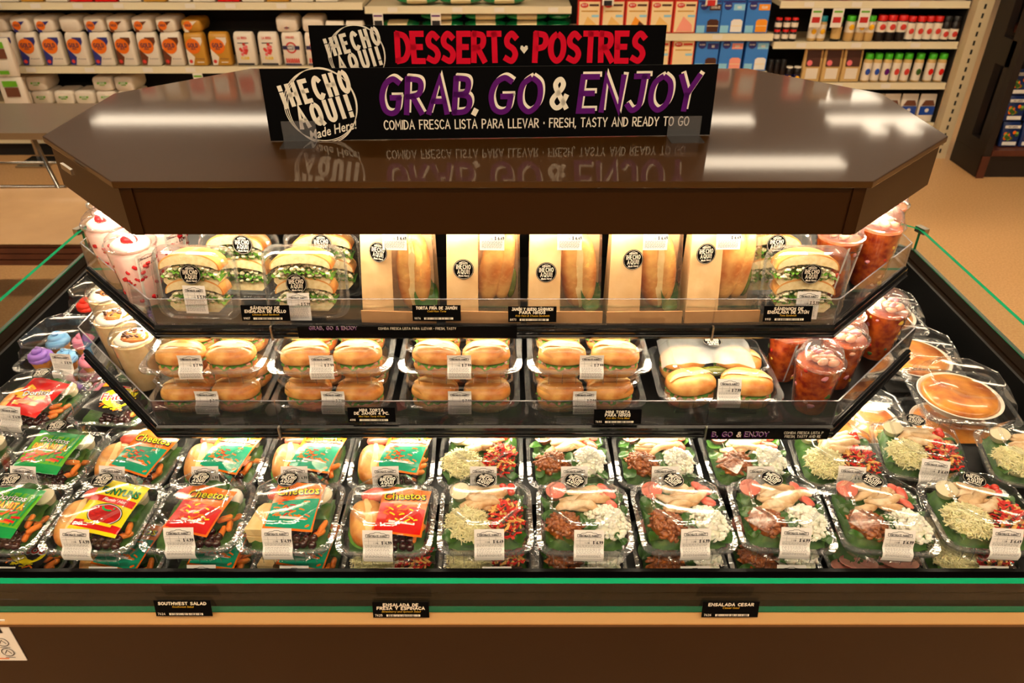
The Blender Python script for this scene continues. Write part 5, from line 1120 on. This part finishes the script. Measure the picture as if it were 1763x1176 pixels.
def lying_bag(kind, x, z, label, W=.142, D=.09, y=GY + .04, group='flour bags lying on top'):
    t = thing('flour_bag', label, 'flour', (x, y, z), R(random.uniform(-4, 4)), group)
    def mk():
        L = .22; f = lambda q, h, yy: [(a, yy, b + D / 2) for a, b, _ in rr(W * q, D * h, .02, 0, 2)]
        return MB().loft([f(.80, .86, 0), f(.94, .96, .008), f(1, 1, .03), f(1, 1, L * .8), f(.9, .8, L)], 0, True, True).mesh('bag', 'flour_gold' if kind == 'gold' else 'flour_white', 50)
    lnk('bag', cached(('ly', W, D, kind == 'gold'), mk), t)
    if kind in ('blue', 'brown', 'gold'): lnk('print', print_mesh('l' + kind, lambda mb: pr_gold(mb, True), ['flour_orange', {'blue': 'flour_blue', 'brown': 'flour_brown', 'gold': 'flour_white'}[kind], 'flour_navy', 'flour_white', 'print_red']), t, (0, -.002, 0))
    elif kind == 'green':
        def f(mb):
            mb.poly([(-.035, .052, .001), (.032, .052, .001), (.036, .066, .001), (-.030, .066, .001)], 0); text(mb, 'SUGAR', 0, .054, .010, .22, 1, .002, .8); rect(mb, -.018, .02, .042, .047, 0, .001)
        lnk('print', print_mesh('sug', f, ['print_green', 'white']), t, (0, -.003, 0))
    elif kind == 'ring': lnk('print', print_mesh('lring', lambda mb: (ring(mb, 0, .03, .008, .008, .003, 0, .001, 16), rect(mb, -.018, .018, .027, .033, 1, .002)), ['print_red', 'flour_navy']), t, (0, -.003, 0))
for px_, k in ((6, 'blue'), (47, 'blue'), (88, 'blue'), (131, 'plain'), (172, 'blue'), (211, 'brown'), (253, 'brown'), (294, 'brown'), (337, 'gold'), (499, 'ring'), (543, 'ring')):
    lab = dict(blue='blue and white flour bag lying on standing bags', plain='plain white flour bag lying with its folded end showing', brown='brown and white flour bag lying on standing bags', gold='golden flour bag lying on standing bags', ring='white flour pack lying above the red ring bags')[k]
    lab += {6: ', last one before the pouches', 47: ', second from the plain white bag', 88: ', touching the plain white bag', 172: ' between plain and brown ones', 211: ', next to the blue ones', 253: ', middle brown one', 294: ', next to the golden one', 499: ' next to the gap', 543: ' beside the sign'}.get(px_, '')
    lying_bag(k, (px_ - 881) * PXF * .985, .892, lab, .142 if k != 'ring' else .15, .085 if k == 'gold' else .10, GY + .05)
SGN = 0
for px_, z in ((43, .478), (78, .478), (190, .478), (226, .478), (45, .376), (80, .376), (118, .376), (153, .376), (190, .376), (226, .376)): lying_bag('green', (px_ - 881) * PXF * 1.03, z, 'white and green sugar pack, ' + ORD[({43: 0, 45: 0, 78: 1, 80: 1}.get(px_) if px_ < 100 else (round((px_ - 45) / 36) if z < .4 else {190: 2, 226: 3}[px_]))] + ' of the ' + ('bottom' if z < .4 else 'top') + ' layer from the hanging pouches', .142, .10, GY + .05, 'sugar packs on the lower shelf')
for px_ in (-25, 8, 40, 72): lying_bag('green', (px_ - 881) * PXF * 1.08, .142, 'white sugar pack with a green print on the bottom shelf under the table', .142, .10, GY + .05, 'sugar packs on the bottom shelf')
for px_ in (582, 616):
    t = thing('flour_bag', 'tall white pack peeking over the red DESSERTS sign, ' + ('flour' if px_ < 600 else 'rice') + ' side', 'flour', ((px_ - 881) * PXF * .99, GY + .075, .6662), 0, 'white packs behind the sign'); lnk('bag', flour_body(.136, .30, .09), t); lnk('print', print_mesh('top', lambda mb: rect(mb, -.04, .04, .27, .278, 0), ['print_yellow']), t, (0, -.03, 0))
# goods on the higher shelves, their feet at the top of the picture
def carton(x, y, z, w, d, h, m, label, group, rz=0):
    t = thing('carton', label, 'carton', (x, y, z), rz, group)
    lnk('box', cached(('ct', w, d, h, m), lambda: MB().box(-w / 2, w / 2, -d / 2, d / 2, 0, h).mesh('box', m)), t); lnk('front_print', cached(('cp', w, d, h, m), lambda: MB().box(-w * .4, w * .4, -d / 2 - .001, -d / 2, h * .45, h * .85).mesh('front_print', 'tag_white' if m != 'flour_white' else 'print_red')), t)
x = -4.05; k = 0
while x < -1.2:
    m = ('flour_white', 'flour_white', 'bag_red', 'flour_white', 'flour_gold')[k % 5] if not -3.1 < x < -2.75 else 'bag_red'
    carton(x, GY + .09, 1.0965, .15, .10, .22, m, 'flour or sugar carton on the shelf above the flour bags', 'cartons above the flour bags'); x += .172; k += 1
x = -4.0; k = 0
while x < 3.1:
    if not any(abs(x - q) < .09 for q in (-1.04, .42, 1.865)): carton(x, GY + .09, 2.1365, .13, .10, .32 if k % 6 else .22, ('flour_white', 'spice_tan', 'flour_white', 'flour_orange', 'flour_white', 'print_red', 'flour_gold')[k % 7], 'tall carton on the topmost store shelf, mirrored in the canopy', 'cartons on the topmost shelf')
    x += .185; k += 1
x = 1.96; k = 0
while x < 3.1: carton(x, GY + .08, 1.1065, .075, .06, .15, ('print_red', 'spice_tan', 'flour_gold', 'box_choc')[k % 4], 'spice carton on the shelf above the price flags', 'cartons above the spices'); x += .095; k += 1
# white pouches hanging in front of the flour shelf
for x, y, z, lab in ((-3.555, 5.50, .645, 'white pouch with brown picture hanging above another pouch'), (-3.60, 5.50, .905, 'white pouch at the top of the hanging pouches'), (-3.55, 5.50, .385, 'white pouch with brown picture at the bottom of the hanging pouches')):
    t = thing('hanging_pouch', lab, 'pouch', (x, y, z), R(4), 'white pouches in front of the flour shelf')
    lnk('pouch', cached('pouch', lambda: MB().loft([rr(.155, .02, .004, 0, 1), rr(.165, .05, .02, .05, 2) if 0 else rr(.165, .05, .004, .06, 1), rr(.165, .045, .004, .18, 1), rr(.155, .008, .002, .255, 1)], 0, True, True).mesh('pouch', 'flour_white', 60)), t)
    def f(mb):
        rect(mb, -.05, .05, .195, .235, 1, 0); rect(mb, -.045, .05, .125, .19, 0, .001); rect(mb, -.035, .03, .02, .045, 1, .001)
        for k in range(6): rect(mb, -.05, .045, .06 + k * .009, .063 + k * .009, 2, .001)
    lnk('print', print_mesh('pou', f, ['print_brown', 'print_green', 'tag_white']), t, (0, -.031, 0))
t = thing('display_strip', 'thin metal hanging strip that carries the white pouches', 'strip', (-3.575, 5.545, 0)); lnk('strip', MB().box(-.012, .012, -.002, .002, 0, 1.6).mesh('strip', 'chrome'), t); lnk('strip_base', MB().box(-.12, .12, -.12, .12, 0, .012).mesh('strip_base', 'chrome'), t)

# ---- rice bags
def rice_bag(x, z, plain, label, y=GY + .02, rz=None):
    t = thing('rice_bag', label, 'rice', (x, y + .05, z), R(random.uniform(-3, 3)), 'rice bags on the shelf')
    if rz: t.rotation_euler.z = rz; t.location.y += .12; t.location.x += .06
    def mk():
        mb = MB(); xs = [-.147, -.139, -.12, -.072, -.07, 0, .07, .072, .12, .139, .147]; rings = []
        for q in xs:
            s = max(.12, (1 - (abs(q) / .16) ** 4)); rings.append([(q, .055 + .09 * s * cos(a), .029 + .029 * s * sin(a)) for a in [2 * pi * i / 12 for i in range(12)]])
        ms = [0] * 10
        if not plain:
            for i in range(10): ms[i] = 1 if -.071 < (xs[i] + xs[i + 1]) / 2 < .071 else 0
        mb.loft(rings, 0, True, True, True, ms); return mb.mesh('bag', ['rice_green', 'rice_cream'], 60)
    lnk('bag', cached(('rice', plain), mk), t)
for px_, zs, pl in ((690, (.9065,), 0), (764, (.9065, .9645), 0), (837, (.9065, .9645), 0), (906, (.9065, .9645), 0)):
    for z in zs: rice_bag((px_ - 881) * PXF * 1.0, z, pl, ('bottom' if z < .93 else 'top') + ' cream-banded green rice bag in the ' + ORD[{690: 0, 764: 1, 837: 2, 906: 3}[px_]] + ' stack counted from the flour packs')
for z in (.9065, .9645): rice_bag(.335, z, 1, ('bottom' if z < .93 else 'top') + ' plain green rice bag in the stack beside the cake mix', rz=R(84))
for px_ in (720, 794, 868): rice_bag((px_ - 881) * PXF * .97, 1.0712, 0, 'green rice bag lying on the shelf board above the rice stacks')
def flag_tag(x, z, red, label, w=.075, h=.10):
    t = thing('price_flag', label, 'price flag', (x, GY - .012, z), 0, 'price flags hanging from the shelf edges')
    lnk('card', cached(('fl', w, h), lambda: MB().box(-w / 2, w / 2, -.001, .001, -h, 0).mesh('card', 'tag_white')), t)
    lnk('price_print', print_mesh('flag%d' % red, lambda mb: rect(mb, -.028, .028, -h * .75, -h * .45, 0), ['tag_red' if red else 'print_black']), t, (0, -.0018, 0)); lnk('header_print', print_mesh('flagh%d' % red, lambda mb: rect(mb, -.03, .03, -h * .22, -h * .12, 0), ['print_green' if red else 'purple']), t, (0, -.0018, 0))
for px_, z, r_ in ((1388, 1.06, 1), (1423, 1.06, 1), (1468, 1.06, 1)): flag_tag((px_ - 881) * PXF * .985, z, r_, 'white price flag with a red box above the ' + {1388: 'teal-capped bottles', 1423: 'dark green-capped bottle', 1468: 'tan green-capped bottles'}[px_], .078, .125)
for px_, z in ((661, 1.03), (756, 1.03)): flag_tag((px_ - 881) * PXF, z, 0, 'white price flag hanging in front of the rice bags, ' + ('first' if px_ < 700 else 'second') + ' from the flour', .07, .11)
flag_tag((355 - 881) * PXF * 1.02, .622, 1, 'white price flag hanging below the golden flour bags', .07, .05); flag_tag((1037 - 881) * PXF, 1.16, 0, 'white price flag hanging over a cream cake mix box', .08, .08); flag_tag((1205 - 881) * PXF, 1.17, 1, 'price flag hanging over the chocolate cake mix box', .08, .09)

# ---- cake mix boxes
def mix_box(x, z, kind, label, h=.212):
    t = thing('cake_mix_box', label, 'cake mix', (x, GY + .03, z), 0, 'cake mix boxes on the shelves'); w = .162
    red = kind[0] == 'r'
    lnk('box', cached(('mix', red), lambda: MB().box(-w / 2, w / 2, 0, .055, 0, h).mesh('box', 'box_red' if red else 'box_blue')), t)
    def f(mb):
        if red:
            rect(mb, -.070, .074, .006, h - .006, 0, .0004); disc(mb, -.035, h - .03, .028, 2, .001, 20, .016); rect(mb, .0, .066, h - .036, h - .022, 3 if kind != 'rm' else 2, .001)
            text(mb, 'BETTY', -.035, h - .033, .010, .2, 1, .0015, .7); c = {'ry': 4, 'rp': 6, 'rm': 0}.get(kind, 7)
            mb.poly([(-.055, .01, .001), (.06, .01, .001), (.05, .06, .001), (-.01, .11, .001)], c); mb.poly([(.0, .012, .0015), (.06, .01, .0015), (.055, .055, .0015), (.02, .08, .0015)], 3 if kind == 'ry' else c); rect(mb, .02, .07, .105, .12, 5, .001); rect(mb, -.055, .06, h - .072, h - .064, 8, .001)
        else:
            disc(mb, -.040, h - .032, .028, 2, .001, 22); text(mb, 'PILLSBURY', -.04, h - .036, .008, .2, 1, .0015, .55)
            rect(mb, -.0, .078, h - .062, h - .022, {'bc': 3, 'bw': 6, 'by': 4, 'br': 2, 'bs': 5}[kind], .001); text(mb, {'bc': 'CHOCOLATE', 'bw': 'WHITE', 'by': 'YELLOW', 'br': 'RED', 'bs': 'BERRY'}[kind], .039, h - .050, .014, .2, 1, .0015, .5, .2)
            c = {'bc': 3, 'bw': 1, 'by': 4, 'br': 3, 'bs': 5}[kind]
            mb.add([(-.005 + .08 * q, .006 + .085 * s, .001) for q, s in ((0, 0), (1, 0), (1, .85), (.8, 1), (.2, 1), (0, .85))], [tuple(range(6))], c); rect(mb, -.005, .075, .045, .049, 7, .0015)
            rect(mb, -.078, -.02, .0, .05, 6, .0005); rect(mb, -.078, .078, h - .012, h, 2, .0005)
    mats = ['box_cream', 'white', 'box_red', 'box_choc', 'box_orange', 'box_sky', 'box_pink', 'box_cake', 'flour_gold'] if red else ['box_blue', 'white', 'box_navy', 'box_choc', 'box_orange', 'box_pink', 'box_sky', 'box_cream']
    if kind == 'br': mats[2] = 'box_navy'
    lnk('print', print_mesh('mix' + kind, f, mats), t, (0, -.001, 0))
for px_, k, lab in ((1010, 'rv', 'red and cream cake mix box next to the rice bags'), (1050, 'rv', 'red and cream cake mix box with a white flag over its corner'), (1090, 'ry', 'red and cream cake mix box with a yellow cake slice'), (1131, 'rc', 'red and cream cake mix box between yellow and pink slices'), (1171, 'rp', 'red cake mix box with a pink cake slice'), (1211, 'bc', 'blue cake mix box with a chocolate cake'), (1251, 'bw', 'blue cake mix box with a white cake'), (1293, 'by', 'blue cake mix box with a yellow cake')): mix_box((px_ - 881) * PXF * .985, .8912, k, lab)
for px_, k, lab in ((1128, 'rm', 'red cake mix box behind the corner of the red sign'), (1169, 'rm', 'red and orange cake mix box on the lower cake shelf'), (1210, 'br', 'blue cake mix box with red panel on the lower cake shelf'), (1251, 'bs', 'blue cake mix box with pink panel on the lower cake shelf'), (1294, 'bw', 'blue cake mix box with pale panel on the lower cake shelf')): mix_box((px_ - 881) * PXF * 1.003, .6312, k, lab)

# ---- spices
def bottle(x, z, h, r, cap, body, lab_m, label, group, caph=.22):
    t = thing('spice_bottle', label, 'spice', (x, GY + .05, z), 0, group)
    lnk('bottle', cached(('bt', h, r, body), lambda: MB().lathe([(r * .9, 0), (r, .004), (r, h * (1 - caph) - .01), (r * .8, h * (1 - caph)), (r * .8, h * (1 - caph) + .004)], 16, 0, True, True).mesh('bottle', body, 40)), t)
    lnk('cap', cached(('bc', h, r, cap), lambda: MB().lathe([(r * .92, h * (1 - caph) + .002), (r * .92, h - .003), (r * .85, h)], 16, 0, True, True).mesh('cap', cap, 40)), t)
    a0, a1 = lab_m[1]
    q = lnk('label', cached(('bl', h, r, lab_m), lambda: MB().lathe([(r + .0008, h * a0), (r + .0008, h * a1)], 16, 0, ms=[0]).mesh('label', lab_m[0], 40)), t)
    if len(lab_m) > 2: lnk('mark', cached(('bm', h, r, lab_m), lambda: MB().ell((0, -r - .0005, h * (a0 + a1) / 2), (r * .6, .003, h * .12), 10, 6).mesh('mark', lab_m[2], 1)), q)
Z1 = .8362; SP = 'spice bottles on the upper spice shelf'
X_ = lambda p, s=.971: (p - 881) * PXF * s
for p in (1325, 1339, 1352):
    for zz in (0, .078): bottle(X_(p, 1.0), Z1 + zz, .076, .024, 'cap_red', 'spice_dark', ('spice_white', (.2, .6)), ('upper' if zz else 'lower') + ' small dark red-capped jar, ' + ORD[{1325: 0, 1339: 1, 1352: 2}[p]] + ' from the cake mix', SP)
for p in (1399, 1414): bottle(X_(p), Z1, .165, .031, 'cap_teal', 'spice_tan', ('spice_white', (.12, .68), 'bag_gold'), 'spice bottle with teal cap ' + ('facing the small dark jars' if p < 1400 else 'facing the dark green-capped bottle'), SP)
bottle(X_(1440), Z1, .16, .034, 'cap_green', 'spice_dark', ('spice_tan', (.1, .6)), 'dark spice bottle with green cap pushed back', SP)
for k, p in enumerate((1462, 1480, 1496)): bottle(X_(p), Z1, .168, .034, 'cap_green', 'spice_tan', ('spice_white', (.35, .78), 'bag_gold'), 'tan green-capped bottle, ' + ORD[2 - k] + ' from the dark sauce bottles on the upper spice shelf', SP)
for k, p in enumerate((1515, 1532, 1550)): bottle(X_(p), Z1, .172, .035, 'cap_red', 'spice_dark', ('spice_white', (.36, .76), 'print_red'), 'dark sauce bottle with bright red cap, ' + ORD[k] + ' from the tan green-capped bottles', SP)
for k, p in enumerate((1566, 1582, 1597, 1612)): bottle(X_(p), Z1, .165, .031, 'cap_red', 'spice_dark', ('spice_white', (.08, .74), 'print_red'), 'white labelled spice bottle with dull red cap, ' + ORD[k] + ' from the dark sauce bottles', SP)
for p in (1627, 1642): bottle(X_(p), Z1, .165, .031, 'cap_black', 'spice_dark', ('spice_white', (.08, .5), 'print_red'), 'spice bottle with black cap ' + ('touching the red caps' if p < 1630 else 'nearest the slotted post'), SP)
Z2 = .5512; SQ = 'spice bottles on the lower spice shelf'
for k, p in enumerate((1.895, 1.941, 1.987)): bottle(p, Z2, .155, .0215, 'cap_black', 'spice_dark', ('spice_white', (.1, .3), 'spice_white'), 'tall black jar, ' + ORD[k] + ' from the cake mix on the lower spice shelf', SQ)
for p in (2.038, 2.097): bottle(p, Z2, .105, .0275, 'spice_white', 'spice_dark', ('bag_navy', (.1, .5), 'bag_gold'), 'short black jar with white lid ' + ('beside the tall black jars' if p < 2.05 else 'beside the brown pouches'), SQ, .1)
for k, p in enumerate((1490, 1506, 1523, 1540, 1557, 1577, 1598, 1616)): bottle(X_(p, 1.0), Z2, .198, .031, 'cap_green', 'spice_tan', ('spice_white', (.06, .68), ('bag_blue', 'bag_blue', 'purple', 'print_red', 'print_red', 'cilantro', 'bag_red', 'bag_red')[k]), 'tall light green capped spice bottle, ' + ORD[k] + ' from the brown pouches', SQ, .2)
for k, p in enumerate((1395, 1429, 1463)):
    t = thing('kraft_pouch', ('brown window pouch beside the short black jars', 'brown window pouch between two brown pouches', 'brown window pouch beside the green-capped bottles')[k], 'pouch', (X_(p, 1.0), GY + .06, Z2), 0, 'brown paper pouches')
    lnk('pouch', cached('kpouch', lambda: MB().loft([rr(.135, .05, .006, 0, 1), rr(.138, .045, .006, .1, 1), rr(.135, .012, .003, .235, 1)], 0, True, True).mesh('pouch', 'spice_tan', 50)), t)
    lnk('paper_label', print_mesh('kpl', lambda mb: rect(mb, -.042, .045, .02, .095, 0), ['spice_white']), t, (0, -.0262, 0)); lnk('window', print_mesh('kpw', lambda mb: rect(mb, -.052, .052, .004, .118, 0), ['box_choc']), t, (0, -.0245, .102), (R(-7), 0, 0)); lnk('window_mark', print_mesh('kpm', lambda mb: disc(mb, -.025, .030, .02, 0, .001, 14), ['print_pink']), t, (0, -.0255, .102), (R(-7), 0, 0))
for p in (1520, 1549, 1580, 1612):
    t = thing('spice_pouch', 'cream and blue pouch, ' + {1520: 'fourth', 1549: 'third', 1580: 'second', 1612: 'first'}[p] + ' from the slotted post', 'pouch', (X_(p, 1.0), GY + .06, .2562), 0, 'cream and blue pouches')
    lnk('pouch', cached('bpouch', lambda: MB().loft([rr(.118, .05, .006, 0, 1), rr(.122, .045, .006, .1, 1), rr(.118, .010, .003, .20, 1)], 0, True, True).mesh('pouch', 'spice_white', 50)), t)
    lnk('print', print_mesh('bpo', lambda mb: (rect(mb, -.055, .055, .05, .115, 0), mb.add([(-.05, .12, 0), (.05, .12, 0), (.03, .16, 0), (-.03, .16, 0)], [(0, 1, 2, 3)], 1), disc(mb, 0, .085, .015, 2, .001, 12)), ['bag_blue', 'print_brown', 'white']), t, (0, -.0265, 0), (0.0, 0, 0))

# ---- dark end display of frozen packets
FX, FY = 3.345, 5.22
d = thing('end_display', 'dark wooden end display with shelves of blue packets', 'display', (FX, FY, 0), 0)
lnk('plinth', MB().box(0, 1.6, .02, .39, 0, .16).mesh('plinth', 'fixture_dark'), d)
for z in (.1605, .95, 1.55, 2.1): lnk('shelf_board', MB().box(.055, 1.545, .0, .35, z, z + .04).mesh('shelf_board', 'wood_red'), d)
lnk('back', MB().box(.055, 1.545, .355, .385, .161, 2.3).mesh('back', 'fixture_dark'), d)
for x in (0, 1.55): lnk('side_post', MB().box(x, x + .05, .0, .055, .161, 2.3).mesh('side_post', 'fixture_dark'), d)
for x in (0, 1.55): lnk('side_panel', MB().box(x, x + .05, .22, .39, .161, 2.3).box(x, x + .05, .056, .22, .161, .25).box(x, x + .05, .056, .22, .75, .92).box(x, x + .05, .056, .22, 1.3, 1.5).box(x, x + .05, .056, .11, .25, 2.3).mesh('side_panel', 'fixture_dark'), d)
lnk('corner_strip', MB().box(-.006, .05, -.006, -.001, .0, .16).mesh('corner_strip', 'wood_red'), d)
def packet(x, z, y, label, grp):
    t = thing('food_packet', label, 'packet', (FX + cos(0.0) * x - sin(0.0) * y, FY + sin(0.0) * x + cos(0.0) * y, z), (R(-8), 0, 0.0), grp)
    lnk('packet', cached('pkt', lambda: MB().loft([rr(.122, .03, .004, 0, 1), rr(.126, .045, .004, .08, 1), rr(.122, .012, .003, .168, 1)], 0, True, True).mesh('packet', 'packet_blue', 50)), t)
    def f(mb):
        rect(mb, -.055, .055, .128, .148, 2, .002); text(mb, 'SAN MARCOS', 0, .133, .010, .2, 3, .003, .6)
        r = random.Random(int(x * 100))
        for k in range(16): disc(mb, r.uniform(-.048, .048), r.uniform(.05, .1), r.uniform(.008, .016), r.choice((0, 0, 1, 4)), .002 + k * .0002, 9)
        rect(mb, -.05, .05, .01, .035, 2, .002)
    lnk('print', print_mesh('pkt%d' % int(x * 10 % 3), f, ['cilantro', 'bag_orange', 'white', 'flour_navy', 'leaf_pale']), t, (0, -.024, .0))
for k, z in enumerate((.202, .372, .542)):
    for j in range(6): packet(.20 + .142 * j, z, .10 + .045 * k, ('bottom', 'middle', 'top')[k] + ' row blue packet, ' + ORD[j] + ' from the slotted side, lower bay of dark display', 'packets in the lower bay')
for k, z in enumerate((.992, 1.165)):
    for j in range(6): packet(.20 + .142 * j, z, .10 + .045 * k, ('bottom', 'top')[k] + ' row blue packet, ' + ORD[j] + ' from the slotted side, upper bay of dark display', 'packets in the upper bay')
for z, h in ((.26, .45), (.98, .28), (1.56, .3)):
    t = thing('packet_box', 'tall blue packet showing through the side slot of the dark display', 'packet', (FX + .10, FY + .165, z if z > .3 else .2012), 0.0, 'packets behind the side slots')
    lnk('box', MB().box(-.015, .015, -.05, .05, 0, h).mesh('box', 'packet_blue'), t); lnk('side_print', MB().box(-.017, -.015, -.03, .03, h * .3, h * .5).mesh('side_print', 'bag_orange'), t)

# ---- steel table and low paper-covered table
t = thing('steel_table', 'stainless steel table with chrome wire legs beside the flour shelf', 'table', (0, 0, 0))
lnk('table_top', MB().box(-3.9, -1.9, 3.86, 4.42, .715, .75).mesh('table_top', 'steel'), t)
def wire_leg(x):
    return MB().tube([(x - .10, 3.95, .715), (x, 3.97, .02), (x + .02, 3.97, .012), (x + .05, 3.97, .02), (x - .02, 3.97, .715)], .011, 8).tube([(x - .10, 4.33, .715), (x, 4.35, .02), (x + .02, 4.35, .012), (x + .05, 4.35, .02), (x - .02, 4.35, .715)], .011, 8).mesh('leg', 'chrome', 1)
for x in (-2.44, -3.7): lnk('leg', wire_leg(x), t)
lnk('cross_wire', MB().tube([(-3.7, 3.965, .42), (-2.46, 3.965, .42)], .009, 8).tube([(-3.7, 4.345, .42), (-2.46, 4.345, .42)], .009, 8).mesh('cross_wire', 'chrome', 1), t)
t = thing('low_table', 'low wooden table in reddish slats beside the cooler', 'table', (0, 0, 0))
for k in range(4): lnk('slat', MB().box(-3.3, -1.93, 3.10, 3.62, .375 + .03 * k, .40 + .03 * k).mesh('slat', 'wood_red'), t)
for x in (-3.25, -2.05):
    for y in (3.16, 3.5): lnk('leg', MB().box(x, x + .07, y, y + .07, 0, .375).mesh('leg', 'fixture_dark'), t)
def sheet():
    mb = MB(); rows = []; random.seed(12)
    for j in range(13):
        row = []
        for i in range(21):
            x = -3.33 + 1.43 * i / 20; y = 3.07 + .58 * j / 12; z = .497 + .006 * noise.noise(Vector((x * 4, y * 9, 0))) + (.035 * max(0, (j - 10.5) / 1.5) ** 2)
            if j == 0: z -= .012
            row.append((x, y, max(z, .4945)))
        rows.append(row)
    mb.loft(rows, 0, closed=False); mb.loft([[(a, b, c - .003) for a, b, c in reversed(r)] for r in rows], 0, closed=False); return mb.mesh('kraft_sheet', 'kraft_sheet', 1)
thing('kraft_sheet', 'crumpled brown kraft paper sheet lying on the low wooden table', 'paper sheet', me=sheet())
